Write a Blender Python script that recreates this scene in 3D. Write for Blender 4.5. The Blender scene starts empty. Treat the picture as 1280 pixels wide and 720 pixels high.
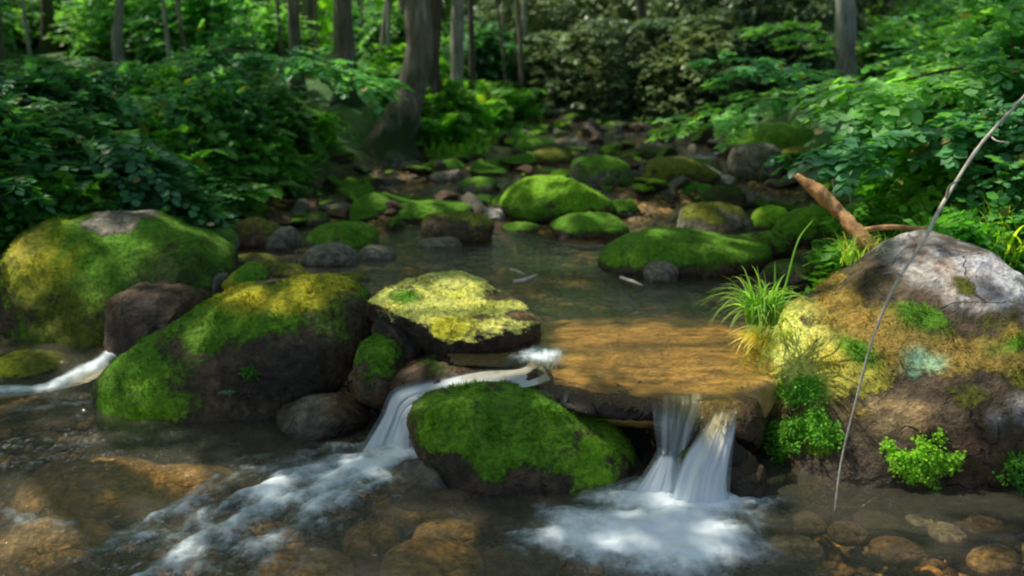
import bpy, math, random
import numpy as np
from mathutils import Vector

random.seed(7)
RNG = np.random.default_rng(11)
sc = bpy.context.scene
COL = sc.collection

# ------------------------------------------------------------------ camera maths
F = 1150.0
HC = 1.5
PITCH = math.atan(290.0 / F)
CP, SP = math.cos(PITCH), math.sin(PITCH)
RIGHT = np.array([1.0, 0, 0]); UP = np.array([0, SP, CP]); FWD = np.array([0, CP, -SP])
CAM = np.array([0, 0, HC])

def ray(px, py):
    return FWD + RIGHT * (px - 640) / F + UP * (360 - py) / F
def at_z(px, py, z):
    d = ray(px, py); t = (z - HC) / d[2]
    return CAM + d * t
def at_y(px, py, y):
    d = ray(px, py); return CAM + d * (y / d[1])

# ------------------------------------------------------------------ noise
_perm = np.random.default_rng(3).permutation(256)
_perm = np.concatenate([_perm, _perm, _perm])
_g = np.random.default_rng(4).normal(size=(256, 3)); _g /= np.linalg.norm(_g, axis=1)[:, None]
def perlin(p):
    i = np.floor(p).astype(int); f = p - i; i &= 255
    u = f * f * f * (f * (f * 6 - 15) + 10)
    def gr(a, b, c):
        h = _perm[_perm[_perm[(i[:, 0] + a) & 255] + ((i[:, 1] + b) & 255)] + ((i[:, 2] + c) & 255)]
        d = f - np.array([a, b, c]); return (_g[h] * d).sum(1)
    def L(a, b, t): return a + (b - a) * t
    x00 = L(gr(0,0,0), gr(1,0,0), u[:,0]); x10 = L(gr(0,1,0), gr(1,1,0), u[:,0])
    x01 = L(gr(0,0,1), gr(1,0,1), u[:,0]); x11 = L(gr(0,1,1), gr(1,1,1), u[:,0])
    return L(L(x00, x10, u[:,1]), L(x01, x11, u[:,1]), u[:,2])
def fbm(p, o=4):
    s = 0; a = 1.0
    for k in range(o):
        s = s + a * perlin(p * (2.03 ** k) + 17.3 * k); a *= .5
    return s
def sstep(a, b, x):
    t = np.clip((x - a) / (b - a), 0, 1); return t * t * (3 - 2 * t)

# ------------------------------------------------------------------ mesh helpers
def make_mesh(name, V, faces_flat, counts, smooth=True, attrs=None):
    V = np.asarray(V, dtype=np.float32); ff = np.asarray(faces_flat, dtype=np.int32); ct = np.asarray(counts, dtype=np.int32)
    me = bpy.data.meshes.new(name)
    me.vertices.add(len(V)); me.vertices.foreach_set('co', V.ravel())
    me.loops.add(len(ff)); me.loops.foreach_set('vertex_index', ff)
    me.polygons.add(len(ct))
    st = np.concatenate([[0], np.cumsum(ct)[:-1]]).astype(np.int32)
    me.polygons.foreach_set('loop_start', st)
    me.polygons.foreach_set('use_smooth', np.full(len(ct), smooth))
    me.update(calc_edges=True); me.validate()
    for k, v in (attrs or {}).items():
        v = np.asarray(v, dtype=np.float32)
        if v.ndim == 1:
            a = me.attributes.new(k, 'FLOAT', 'POINT'); a.data.foreach_set('value', v)
        else:
            if v.shape[1] == 3: v = np.concatenate([v, np.ones((len(v), 1), np.float32)], 1)
            a = me.attributes.new(k, 'FLOAT_COLOR', 'POINT'); a.data.foreach_set('color', v.ravel())
    return me
def link(name, me, mat=None, parent=None, label=None, cat=None, group=None, kind=None, loc=None):
    o = bpy.data.objects.new(name, me); COL.objects.link(o)
    if mat is not None and me is not None and not me.materials: me.materials.append(mat)
    if parent is not None: o.parent = parent
    if label: o['label'] = label
    if cat: o['category'] = cat
    if group: o['group'] = group
    if kind: o['kind'] = kind
    if loc is not None: o.location = loc
    return o
def recentre(V):
    """origin at the base of the thing"""
    V = np.asarray(V); c = np.array([V[:,0].mean(), V[:,1].mean(), V[:,2].min()])
    return V - c, c
def dup_tree(src, **kw):
    r = src.copy(); COL.objects.link(r)
    for ch in src.children:
        c = ch.copy(); COL.objects.link(c); c.parent = r
    for k, v in kw.items(): r[k] = v
    return r
def tube(pts, rads, seg=8):
    pts = np.asarray(pts, float); n = len(pts); rads = np.asarray(rads, float)
    T = np.gradient(pts, axis=0); T /= np.linalg.norm(T, axis=1)[:, None] + 1e-9
    ref = np.array([0, 1.0, 0.13]) if abs(T[0][2]) > .7 else np.array([0, 0, 1.0])
    A = np.cross(T, ref); A /= np.linalg.norm(A, axis=1)[:, None] + 1e-9
    B = np.cross(T, A)
    th = np.linspace(0, 2*math.pi, seg, endpoint=False)
    V = (pts[:, None] + rads[:, None, None] * (A[:, None] * np.cos(th)[None, :, None] + B[:, None] * np.sin(th)[None, :, None])).reshape(-1, 3)
    i = np.arange(n-1)[:, None] * seg; j = np.arange(seg)[None]; j2 = (j + 1) % seg
    Q = np.stack([i + j, i + j2, i + seg + j2, i + seg + j], -1).reshape(-1, 4)
    fl = list(Q.ravel()); ct = [4] * len(Q)
    fl += list(range(seg-1, -1, -1)); ct.append(seg)
    fl += list(range((n-1)*seg, n*seg)); ct.append(seg)
    return V, np.array(fl), np.array(ct)
class Acc:
    def __init__(s): s.V=[]; s.F=[]; s.C=[]; s.n=0
    def add(s, V, F, C):
        s.V.append(V); s.F.append(np.asarray(F) + s.n); s.C.append(C); s.n += len(V)
    def mesh(s, name, smooth=True, attrs=None):
        return make_mesh(name, np.concatenate(s.V), np.concatenate(s.F), np.concatenate(s.C), smooth, attrs)
def spline(P, n):
    P = np.asarray(P, float); out = []
    Q = np.concatenate([[2*P[0]-P[1]], P, [2*P[-1]-P[-2]]])
    m = len(P) - 1
    for k in np.linspace(0, m - 1e-6, n):
        i = int(k); t = k - i; a, b, c, d = Q[i:i+4]
        out.append(.5*((2*b)+(-a+c)*t+(2*a-5*b+4*c-d)*t*t+(-a+3*b-3*c+d)*t**3))
    return np.array(out)

# leaves: P base, D direction, N normal (unit), L length, W half width
def leaves(acc, P, D, N, L, W, detail=1, fold=.25, droop=.15):
    P = np.asarray(P); n = len(P)
    if n == 0: return
    D = D / (np.linalg.norm(D, axis=1)[:, None] + 1e-9)
    S = np.cross(D, N); S /= np.linalg.norm(S, axis=1)[:, None] + 1e-9
    N = np.cross(S, D)
    L = np.broadcast_to(L, n)[:, None]; W = np.broadcast_to(W, n)[:, None]
    if detail:
        M1 = P + D*L*.32 - N*W*fold; M2 = P + D*L*.68 - N*(W*fold + L*droop*.4)
        T = P + D*L - N*L*droop
        L1 = P + D*L*.28 + S*W*.85; L2 = P + D*L*.62 + S*W - N*L*droop*.3
        R1 = P + D*L*.28 - S*W*.85; R2 = P + D*L*.62 - S*W - N*L*droop*.3
        V = np.stack([P, M1, M2, T, L1, L2, R1, R2], 1).reshape(-1, 3)
        pat = np.array([0,1,4, 1,2,5,4, 2,3,5, 0,6,1, 1,6,7,2, 2,7,3])
        cn = np.array([3,4,3,3,4,3])
        F_ = (np.arange(n)[:, None]*8 + pat[None]).ravel(); C_ = np.tile(cn, n)
    else:
        T = P + D*L - N*L*droop; A = P + D*L*.45 + S*W; B = P + D*L*.45 - S*W
        V = np.stack([P, A, T, B], 1).reshape(-1, 3)
        F_ = (np.arange(n)[:, None]*4 + np.array([0,1,2,3])[None]).ravel(); C_ = np.full(n, 4)
    acc.add(V, F_, C_)

# ------------------------------------------------------------------ materials
def nt(m):
    m.use_nodes = True; t = m.node_tree; t.nodes.clear()
    return t
class NB:
    def __init__(s, name):
        s.m = bpy.data.materials.new(name); s.t = nt(s.m)
        s.out = s.n('ShaderNodeOutputMaterial')
    def n(s, typ, **kw):
        o = s.t.nodes.new(typ)
        for k, v in kw.items():
            if k.startswith('i_'):
                key = k[2:].replace('_', ' ')
                o.inputs[key].default_value = v
            else: setattr(o, k, v)
        return o
    def l(s, a, b): s.t.links.new(a, b)
    def noise(s, vec, scale, detail=4, rough=.55, dist=0.):
        o = s.n('ShaderNodeTexNoise'); o.inputs['Scale'].default_value = scale; o.inputs['Detail'].default_value = detail
        o.inputs['Roughness'].default_value = rough; o.inputs['Distortion'].default_value = dist
        if vec is not None: s.l(vec, o.inputs['Vector'])
        return o.outputs['Fac']
    def ramp(s, fac, stops):
        o = s.n('ShaderNodeValToRGB'); e = o.color_ramp.elements
        while len(e) < len(stops): e.new(.5)
        for i, (p, c) in enumerate(stops):
            e[i].position = p; e[i].color = (*c, 1) if len(c) == 3 else c
        s.l(fac, o.inputs['Fac']); return o.outputs['Color']
    def math(s, op, a, b=None, clamp=False):
        o = s.n('ShaderNodeMath', operation=op); o.use_clamp = clamp
        for i, v in enumerate((a, b)):
            if v is None: continue
            if isinstance(v, (int, float)): o.inputs[i].default_value = v
            else: s.l(v, o.inputs[i])
        return o.outputs[0]
    def mix(s, fac, a, b, mode='MIX'):
        o = s.n('ShaderNodeMix', data_type='RGBA', blend_type=mode)
        for key, v in ((0, fac), (6, a), (7, b)):
            if isinstance(v, (int, float)): o.inputs[key].default_value = v
            elif isinstance(v, tuple): o.inputs[key].default_value = (*v, 1)
            else: s.l(v, o.inputs[key])
        return o.outputs[2]
    def maprange(s, v, a, b, c=0., d=1.):
        o = s.n('ShaderNodeMapRange'); o.interpolation_type = 'SMOOTHSTEP'
        s.l(v, o.inputs[0])
        for i, x in enumerate((a, b, c, d)): o.inputs[i+1].default_value = x
        return o.outputs[0]
    def attr(s, name):
        return s.n('ShaderNodeAttribute', attribute_name=name)
    def bump(s, h, strength, dist, normal=None):
        o = s.n('ShaderNodeBump'); o.inputs['Strength'].default_value = strength; o.inputs['Distance'].default_value = dist
        s.l(h, o.inputs['Height'])
        if normal is not None: s.l(normal, o.inputs['Normal'])
        return o.outputs[0]
    def pos(s): return s.n('ShaderNodeNewGeometry').outputs['Position']

def mat_rock():
    b = NB('mossy_rock'); P = b.pos()
    oi = b.n('ShaderNodeTexCoord').outputs['Object']
    mask = b.attr('moss').outputs['Fac']; mc = b.attr('moss_col').outputs['Color']; rc = b.attr('rock_col').outputs['Color']; wet = b.attr('wet').outputs['Fac']
    n1 = b.noise(oi, 7, 6, .62); n2 = b.noise(oi, 45, 5, .7); n3 = b.noise(oi, 160, 3, .7); n4 = b.noise(oi, 2.6, 3)
    n5 = b.noise(oi, 19, 5, .65, .4)
    mm = b.math('ADD', mask, b.math('MULTIPLY', b.math('SUBTRACT', n1, .5), .9))
    mm = b.math('ADD', mm, b.math('MULTIPLY', b.math('SUBTRACT', n2, .5), .8))
    fac = b.maprange(mm, .34, .72)
    # rock colour with mineral speckle, stain and pale lichen
    r = b.mix(1.0, rc, b.ramp(n5, [(.3, (.35,.33,.3)), (.5, (.9,.88,.85)), (.7, (1.7,1.6,1.5))]), 'MULTIPLY')
    r = b.mix(1.0, r, b.ramp(n2, [(.3, (.55,.52,.5)), (.7, (1.4,1.4,1.4))]), 'MULTIPLY')
    r = b.mix(b.maprange(n4, .52, .7, 0, .55), r, b.mix(1.0, r, (1.25,.72,.42), 'MULTIPLY'))
    lich = b.math('MULTIPLY', b.maprange(b.noise(oi, 14, 4, .6), .62, .68, 0, .6), b.math('SUBTRACT', 1.0, wet, True))
    r = b.mix(lich, r, b.mix(1.0, rc, (2.1,2.2,2.0), 'MULTIPLY'))
    r = b.mix(b.math('MULTIPLY', wet, .62), r, b.mix(1.0, r, (.22,.2,.18), 'MULTIPLY'))
    wv = b.n('ShaderNodeVectorMath', operation='ADD'); wn = b.n('ShaderNodeTexNoise'); wn.inputs['Scale'].default_value = 3.5; wn.inputs['Detail'].default_value = 4; b.l(oi, wn.inputs['Vector'])
    ws_ = b.n('ShaderNodeVectorMath', operation='SCALE'); ws_.inputs[3].default_value = .35; b.l(wn.outputs['Color'], ws_.inputs[0]); b.l(oi, wv.inputs[0]); b.l(ws_.outputs[0], wv.inputs[1])
    cv = b.n('ShaderNodeTexVoronoi', feature='DISTANCE_TO_EDGE'); cv.inputs['Scale'].default_value = 3.2; b.l(wv.outputs[0], cv.inputs['Vector'])
    crack = b.math('MULTIPLY', b.maprange(cv.outputs['Distance'], .0, .018, 1, 0), b.maprange(n4, .42, .56, 0, 1)); r = b.mix(b.math('MULTIPLY', crack, .35), r, (.012,.01,.008))
    m = b.mix(1.0, mc, b.ramp(n2, [(.28, (.35,.4,.35)), (.5, (1.05,1.05,1.0)), (.72, (1.8,1.7,1.5))]), 'MULTIPLY')
    m = b.mix(b.maprange(n1, .5, .75, 0, .5), m, b.mix(1.0, m, (1.35,.98,.7), 'MULTIPLY'))
    m = b.mix(b.maprange(n5, .55, .78, 0, .6), m, b.mix(1.0, m, (.35,.35,.3), 'MULTIPLY'))
    c = b.mix(fac, r, m)
    bs = b.n('ShaderNodeBsdfPrincipled'); b.l(c, bs.inputs['Base Color'])
    rr = b.mix(wet, (.75,.75,.75), (.28,.28,.28)); rr = b.mix(fac, rr, (.95,.95,.95)); b.l(rr, bs.inputs['Roughness'])
    bs.inputs['Specular IOR Level'].default_value = .35
    nb = b.bump(n5, .7, .035); nb = b.bump(n2, .8, .014, nb); nb = b.bump(b.math('MULTIPLY', crack, -1.0), .8, .02, nb)
    h3 = b.math('MULTIPLY', n3, fac); nb = b.bump(h3, .9, .01, nb)
    b.l(nb, bs.inputs['Normal']); b.l(bs.outputs[0], b.out.inputs[0]); return b.m
def mat_leaf(name, dark, light, trans=.45, spec=.3, rough=.5, yel=.45):
    b = NB(name)
    g = b.n('ShaderNodeNewGeometry'); oi = b.n('ShaderNodeObjectInfo')
    v = b.math('ADD', b.math('MULTIPLY', g.outputs['Random Per Island'], .7), b.math('MULTIPLY', oi.outputs['Random'], .3))
    c = b.ramp(v, [(0, dark), (.6, tuple((a+c_)/2 for a, c_ in zip(dark, light))), (1, light)])
    c = b.mix(b.math('MULTIPLY', b.maprange(oi.outputs['Random'], .45, 1, 0, 1), yel), c, b.mix(1.0, c, (1.9,1.25,.55), 'MULTIPLY'))
    c = b.mix(b.maprange(g.outputs['Random Per Island'], .972, .978, 0, .85), c, (.26,.17,.05))
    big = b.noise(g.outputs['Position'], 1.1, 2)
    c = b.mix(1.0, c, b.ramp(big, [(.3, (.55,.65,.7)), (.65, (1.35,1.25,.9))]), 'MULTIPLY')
    bs = b.n('ShaderNodeBsdfPrincipled'); b.l(c, bs.inputs['Base Color']); bs.inputs['Roughness'].default_value = rough
    bs.inputs['Specular IOR Level'].default_value = spec
    tr = b.n('ShaderNodeBsdfTranslucent'); b.l(b.mix(1.0, c, (1.7,1.9,.6), 'MULTIPLY'), tr.inputs['Color'])
    mx = b.n('ShaderNodeMixShader'); mx.inputs[0].default_value = trans
    b.l(bs.outputs[0], mx.inputs[1]); b.l(tr.outputs[0], mx.inputs[2]); b.l(mx.outputs[0], b.out.inputs[0]); return b.m
def mat_bark(name, a, c, moss=.3):
    b = NB(name); tc = b.n('ShaderNodeTexCoord').outputs['Object']
    mp = b.n('ShaderNodeMapping'); mp.inputs['Scale'].default_value = (1, 1, .16); b.l(tc, mp.inputs[0])
    n1 = b.noise(mp.outputs[0], 22, 6, .7, .3); n2 = b.noise(tc, 3.2, 4); n3 = b.noise(tc, 50, 3)
    col = b.ramp(n1, [(.3, tuple(x*.4 for x in a)), (.52, a), (.72, c)])
    col = b.mix(b.maprange(n2, .52, .62, 0, moss), col, (.03,.06,.012))
    sx = b.n('ShaderNodeSeparateXYZ'); b.l(tc, sx.inputs[0])
    low = b.maprange(sx.outputs[2], .1, 1.1, moss*2.2, 0)
    col = b.mix(b.math('MULTIPLY', low, b.maprange(n2, .35, .55), True), col, (.025,.055,.01))
    bs = b.n('ShaderNodeBsdfPrincipled'); b.l(col, bs.inputs['Base Color']); bs.inputs['Roughness'].default_value = .9
    nb = b.bump(n1, .9, .03); nb = b.bump(n3, .4, .008, nb); b.l(nb, bs.inputs['Normal']); b.l(bs.outputs[0], b.out.inputs[0]); return b.m
def mat_ground():
    b = NB('forest_ground'); P = b.pos()
    bed = b.attr('bed').outputs['Fac']; mossy = b.attr('mossy').outputs['Fac']
    vo = b.n('ShaderNodeTexVoronoi'); vo.inputs['Scale'].default_value = 17; b.l(P, vo.inputs['Vector']); vo.inputs['Randomness'].default_value = 1
    vd = b.n('ShaderNodeTexVoronoi'); vd.inputs['Scale'].default_value = 17; vd.feature = 'DISTANCE_TO_EDGE'; b.l(P, vd.inputs['Vector'])
    v2 = b.n('ShaderNodeTexVoronoi'); v2.inputs['Scale'].default_value = 60; b.l(P, v2.inputs['Vector'])
    n1 = b.noise(P, 2.4, 5); n2 = b.noise(P, 30, 5, .7); n0 = b.noise(P, 1.1, 3)
    sep = b.n('ShaderNodeSeparateColor'); b.l(vo.outputs['Color'], sep.inputs[0])
    peb = b.ramp(sep.outputs[0], [(0, (.07,.045,.02)), (.35, (.26,.16,.05)), (.7, (.16,.12,.06)), (1, (.48,.31,.10))])
    peb = b.mix(b.maprange(vd.outputs['Distance'], 0, .16, 1, 0), peb, (.014,.01,.005))
    peb = b.mix(1.0, peb, b.ramp(n1, [(.35, (.6,.56,.48)), (.55, (1.2,1.1,.9)), (.7, (1.8,1.4,.8))]), 'MULTIPLY')
    soil = b.ramp(n2, [(.3, (.015,.011,.006)), (.55, (.05,.034,.018)), (.75, (.11,.075,.04))])
    s3 = b.n('ShaderNodeSeparateColor'); b.l(v2.outputs['Color'], s3.inputs[0])
    soil = b.mix(b.maprange(s3.outputs[0], .7, .9, 0, .7), soil, (.085,.05,.022))
    grn = b.ramp(n2, [(.3, (.015,.045,.008)), (.6, (.055,.15,.02)), (.8, (.13,.25,.03))])
    soil = b.mix(b.maprange(b.math('ADD', b.math('MULTIPLY', n0, .6), b.math('MULTIPLY', mossy, .5)), .4, .62), soil, grn)
    c = b.mix(bed, soil, peb)
    bs = b.n('ShaderNodeBsdfPrincipled'); b.l(c, bs.inputs['Base Color']); bs.inputs['Roughness'].default_value = .85
    nb = b.bump(vd.outputs['Distance'], .6, .03); nb = b.bump(n2, .5, .02, nb); b.l(nb, bs.inputs['Normal']); b.l(bs.outputs[0], b.out.inputs[0]); return b.m
def mat_water(name, tint, wave=1.0, refl=1.25, turb=.10, murk=(.30,.28,.20)):
    """thin sheet: coloured see-through body, fresnel reflection, opaque white froth where the froth attribute is high"""
    b = NB(name); P = b.pos(); foam = b.attr('foam').outputs['Fac']; fl = b.attr('flow').outputs['Vector']
    mp = b.n('ShaderNodeMapping'); mp.inputs['Scale'].default_value = (1, 1.0, 1); b.l(P, mp.inputs[0])
    n1 = b.noise(mp.outputs[0], 9, 3, .5, .5); n2 = b.noise(mp.outputs[0], 30, 3, .5, .6); n3 = b.noise(P, 90, 2)
    h = b.math('ADD', b.math('MULTIPLY', n1, 1.0), b.math('MULTIPLY', n2, .28))
    nb = b.bump(h, .5*wave, .035)
    rough = b.attr('chop').outputs['Fac']
    hb = b.math('MULTIPLY', b.math('ADD', b.noise(P, 42, 3, .6, .8), b.math('MULTIPLY', n3, .3)), rough)
    nb = b.bump(hb, 1.0, .03, nb)
    fr = b.n('ShaderNodeFresnel'); fr.inputs['IOR'].default_value = 1.33; b.l(nb, fr.inputs['Normal'])
    gl = b.n('ShaderNodeBsdfGlossy'); gl.inputs['Roughness'].default_value = .04; b.l(nb, gl.inputs['Normal'])
    rf = b.n('ShaderNodeBsdfTransparent'); rf.inputs['Color'].default_value = (*tint, 1)
    mx = b.n('ShaderNodeMixShader'); b.l(b.math('MULTIPLY', fr.outputs[0], refl, True), mx.inputs[0]); b.l(rf.outputs[0], mx.inputs[1]); b.l(gl.outputs[0], mx.inputs[2])
    # froth: stretched along the flow coordinates
    mf = b.n('ShaderNodeMapping'); mf.inputs['Scale'].default_value = (1.0, 1.0, 1.0); b.l(fl, mf.inputs[0])
    s1 = b.noise(mf.outputs[0], 9, 5, .62, .6); s2 = b.noise(mf.outputs[0], 34, 4, .6, .4)
    ff = b.math('ADD', foam, b.math('MULTIPLY', b.math('SUBTRACT', s1, .5), .8))
    ff = b.math('ADD', ff, b.math('MULTIPLY', b.math('SUBTRACT', s2, .5), .5))
    ff = b.math('MULTIPLY', b.maprange(ff, .25, 1.15), b.maprange(foam, .02, .25))
    df = b.n('ShaderNodeBsdfPrincipled'); df.inputs['Roughness'].default_value = .55
    b.l(b.mix(ff, (.4,.52,.56), (.86,.93,.96)), df.inputs['Base Color'])
    b.l(b.bump(s2, .25, .015), df.inputs['Normal'])
    tu = b.n('ShaderNodeBsdfDiffuse'); tu.inputs['Color'].default_value = (*murk, 1)
    mt = b.n('ShaderNodeMixShader'); mt.inputs[0].default_value = turb; b.l(mx.outputs[0], mt.inputs[1]); b.l(tu.outputs[0], mt.inputs[2])
    m2 = b.n('ShaderNodeMixShader'); b.l(b.math('MULTIPLY', ff, .93), m2.inputs[0]); b.l(mt.outputs[0], m2.inputs[1]); b.l(df.outputs[0], m2.inputs[2])
    b.l(m2.outputs[0], b.out.inputs[0]); return b.m
def mat_fall(name, dens=.5, clear=(.75,.85,.88)):
    b = NB(name); uv = b.attr('flow').outputs['Vector']; edge = b.attr('foam').outputs['Fac']
    mp = b.n('ShaderNodeMapping'); mp.inputs['Scale'].default_value = (30, 1.3, 1); b.l(uv, mp.inputs[0])
    m2 = b.n('ShaderNodeMapping'); m2.inputs['Scale'].default_value = (13, 1.5, 1); b.l(uv, m2.inputs[0])
    s1 = b.noise(mp.outputs[0], 1, 4, .6, .3); s2 = b.noise(m2.outputs[0], 1, 3, .5, .4)
    f = b.math('ADD', b.math('MULTIPLY', s1, .55), b.math('MULTIPLY', s2, .75))
    f = b.math('ADD', f, b.math('SUBTRACT', edge, .5))
    fac = b.maprange(f, .80 - dens*.9, 1.45 - dens*.9, .06, .97)
    fac = b.math('MULTIPLY', fac, b.maprange(edge, 0, .25))
    df = b.n('ShaderNodeBsdfPrincipled'); b.l(b.mix(fac, (.5,.62,.66), (.9,.95,.98)), df.inputs['Base Color']); df.inputs['Roughness'].default_value = .35
    h = b.bump(s1, .6, .02); b.l(h, df.inputs['Normal'])
    tl = b.n('ShaderNodeBsdfTranslucent'); tl.inputs['Color'].default_value = (.8,.88,.92,1)
    m0 = b.n('ShaderNodeMixShader'); m0.inputs[0].default_value = .3; b.l(df.outputs[0], m0.inputs[1]); b.l(tl.outputs[0], m0.inputs[2])
    gl = b.n('ShaderNodeBsdfGlossy'); gl.inputs['Roughness'].default_value = .1; b.l(h, gl.inputs['Normal'])
    tp = b.n('ShaderNodeBsdfTransparent'); tp.inputs['Color'].default_value = (*clear, 1)
    m1 = b.n('ShaderNodeMixShader'); m1.inputs[0].default_value = .12; b.l(tp.outputs[0], m1.inputs[1]); b.l(gl.outputs[0], m1.inputs[2])
    m = b.n('ShaderNodeMixShader'); b.l(fac, m.inputs[0]); b.l(m1.outputs[0], m.inputs[1]); b.l(m0.outputs[0], m.inputs[2])
    b.l(m.outputs[0], b.out.inputs[0]); return b.m
def mat_plain(name, a, c, scale=20, rough=.8, stretch=(1,1,1), bump=.4):
    b = NB(name); tc = b.n('ShaderNodeTexCoord').outputs['Object']
    mp = b.n('ShaderNodeMapping'); mp.inputs['Scale'].default_value = stretch; b.l(tc, mp.inputs[0])
    n1 = b.noise(mp.outputs[0], scale, 5, .65)
    bs = b.n('ShaderNodeBsdfPrincipled'); b.l(b.ramp(n1, [(.3, a), (.7, c)]), bs.inputs['Base Color']); bs.inputs['Roughness'].default_value = rough
    b.l(b.bump(n1, bump, .01), bs.inputs['Normal']); b.l(bs.outputs[0], b.out.inputs[0]); return b.m

M_ROCK = mat_rock(); M_GROUND = mat_ground()
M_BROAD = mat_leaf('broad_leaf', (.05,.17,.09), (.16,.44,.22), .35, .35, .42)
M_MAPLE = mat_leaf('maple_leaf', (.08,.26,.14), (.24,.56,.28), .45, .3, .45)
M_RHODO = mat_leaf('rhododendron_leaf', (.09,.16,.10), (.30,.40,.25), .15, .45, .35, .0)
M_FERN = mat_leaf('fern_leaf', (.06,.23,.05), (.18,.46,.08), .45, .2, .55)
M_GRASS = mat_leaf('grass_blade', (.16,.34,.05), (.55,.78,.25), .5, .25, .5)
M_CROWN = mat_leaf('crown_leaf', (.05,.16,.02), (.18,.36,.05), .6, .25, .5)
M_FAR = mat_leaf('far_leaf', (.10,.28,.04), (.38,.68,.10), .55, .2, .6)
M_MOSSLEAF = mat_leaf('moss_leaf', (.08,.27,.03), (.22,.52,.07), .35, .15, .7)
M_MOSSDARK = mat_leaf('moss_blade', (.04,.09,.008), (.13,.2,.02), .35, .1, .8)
M_BARK = mat_bark('grey_brown_bark', (.20,.165,.125), (.42,.37,.30), .45)
M_BARKPALE = mat_bark('pale_bark', (.34,.32,.27), (.62,.58,.50), .2)
M_BARKDARK = mat_bark('dark_bark', (.10,.075,.055), (.20,.16,.12), .2)
M_TWIG = mat_plain('twig_bark', (.05,.035,.02), (.13,.09,.055), 40)
M_STEMGREY = mat_plain('bare_twig', (.34,.29,.22), (.68,.62,.5), 30, .7, (1,1,1))
M_REDLOG = mat_plain('rotten_red_wood', (.18,.08,.025), (.68,.38,.15), 24, .85, (1,1,1), .9)
M_DRIFT = mat_plain('bleached_wood', (.25,.22,.17), (.6,.55,.46), 25, .7)

# ------------------------------------------------------------------ sun
EL = math.radians(57); SUNXY = np.array([-.89, .456])
SUN = np.array([SUNXY[0]*math.cos(EL), SUNXY[1]*math.cos(EL), math.sin(EL)])

# ------------------------------------------------------------------ terrain
def interp(x, xs, ys): return np.interp(x, xs, ys)
def y_lip(x): return interp(x, [-3,-1.9,-1.3,-.75,-.3,.05,.3,.55,.66,.8,1.1,3], [4.6,4.35,4.05,3.75,3.55,3.5,3.42,3.32,3.06,3.25,3.55,3.6])
def x_right(y): return interp(y, [0,2.7,3.9,4.3,5,6.5,9.4,12,20,40], [2.8,2.6,2.4,1.6,1.8,2.1,2.55,2.6,2.4,2.4])
def x_left(y): return interp(y, [0,4.2,5,6.4,8.3,10,12,20,40], [-3.3,-3.1,-2.75,-2.3,-1.35,-.5,.3,1.6,1.8])
def water_z(y): return .32 + np.clip(y-5.9, 0, 7.5)*.07
def ground_z(x, y):
    x = np.asarray(x, float); y = np.asarray(y, float)
    p = np.stack([x, y, np.zeros_like(x)], -1).reshape(-1, 3)
    nz = (fbm(p*1.3, 3).reshape(x.shape)*.10 + fbm(p*5.1, 3).reshape(x.shape)*.035)
    up = sstep(-.02, .14, y - y_lip(x))
    low = -.2 + nz*.6
    hi = water_z(y) - .115 + nz*(.45 + .9*sstep(5.4, 6.6, y)) + .095*sstep(5.4,6.8,y)
    hi = hi - .10*sstep(-.3,-1.2,x)*(1-sstep(4.2,5.4,y))
    z = low*(1-up) + hi*up
    dr = x - x_right(y); dl = x_left(y) - x
    d = np.maximum(dr, dl)
    bank = sstep(-.15, .7, d)*.34 + np.clip(d, 0, 8)*.07
    return z + bank + nz*sstep(0,1,d)*.8 + np.clip(y-45, 0, 200)*.12
def axis(a, b, lo, hi, fine, coarse_n):
    l = lo - (lo - a) * (np.linspace(1, 0, coarse_n, endpoint=False)**2.2)
    h = hi + (b - hi) * (np.linspace(1, 0, coarse_n, endpoint=False)[::-1]**2.2)
    return np.concatenate([l, np.arange(lo, hi, fine), h])
def grid_mesh(name, X, Y, Z, attrs):
    ny, nx = X.shape
    i = np.arange(ny-1)[:, None]*nx + np.arange(nx-1)[None]
    Q = np.stack([i, i+1, i+nx+1, i+nx], -1).reshape(-1)
    return make_mesh(name, np.stack([X, Y, Z], -1).reshape(-1, 3), Q, np.full((ny-1)*(nx-1), 4), True, attrs)
gx = axis(-120, 120, -4.5, 4.5, .03, 40); gy = axis(-40, 160, 1.5, 12, .035, 50)
X, Y = np.meshgrid(gx, gy); Z = ground_z(X, Y)
dd = np.maximum(X - x_right(Y), x_left(Y) - X)
bed = 1 - sstep(-.1, .3, dd); bed = np.clip(bed, 0, 1)
bed = bed*(1-.55*sstep(6.5, 9, Y))
mossy = sstep(0, .6, dd)*1.0 + sstep(5.5, 8, Y)*.4
link('ground', grid_mesh('ground', X, Y, Z, {'bed': bed.ravel(), 'mossy': mossy.ravel()}), M_GROUND, kind='structure')
def gz1(x, y): return float(ground_z(np.array([x]), np.array([y]))[0])

# ------------------------------------------------------------------ rocks
_ico = {}
def ico(n):
    if n not in _ico:
        import bmesh
        bm = bmesh.new(); bmesh.ops.create_icosphere(bm, subdivisions=n, radius=1)
        V = np.array([v.co[:] for v in bm.verts]); Fc = np.array([[v.index for v in f.verts] for f in bm.faces]); bm.free()
        _ico[n] = (V / np.linalg.norm(V, axis=1)[:, None], Fc)
    return _ico[n]
def vnormals(V, Fc):
    n = np.cross(V[Fc[:,1]]-V[Fc[:,0]], V[Fc[:,2]]-V[Fc[:,0]]); N = np.zeros_like(V)
    for k in range(3): np.add.at(N, Fc[:, k], n)
    return N / (np.linalg.norm(N, axis=1)[:, None] + 1e-12)
MOSS = dict(green=(.10,.26,.014), bright=(.20,.44,.02), yellow=(.44,.44,.03), dark=(.045,.10,.014), olive=(.15,.17,.02), gold=(.60,.54,.09), lime=(.68,.72,.2), mint=(.36,.6,.4), orange=(.34,.24,.06))
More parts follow.
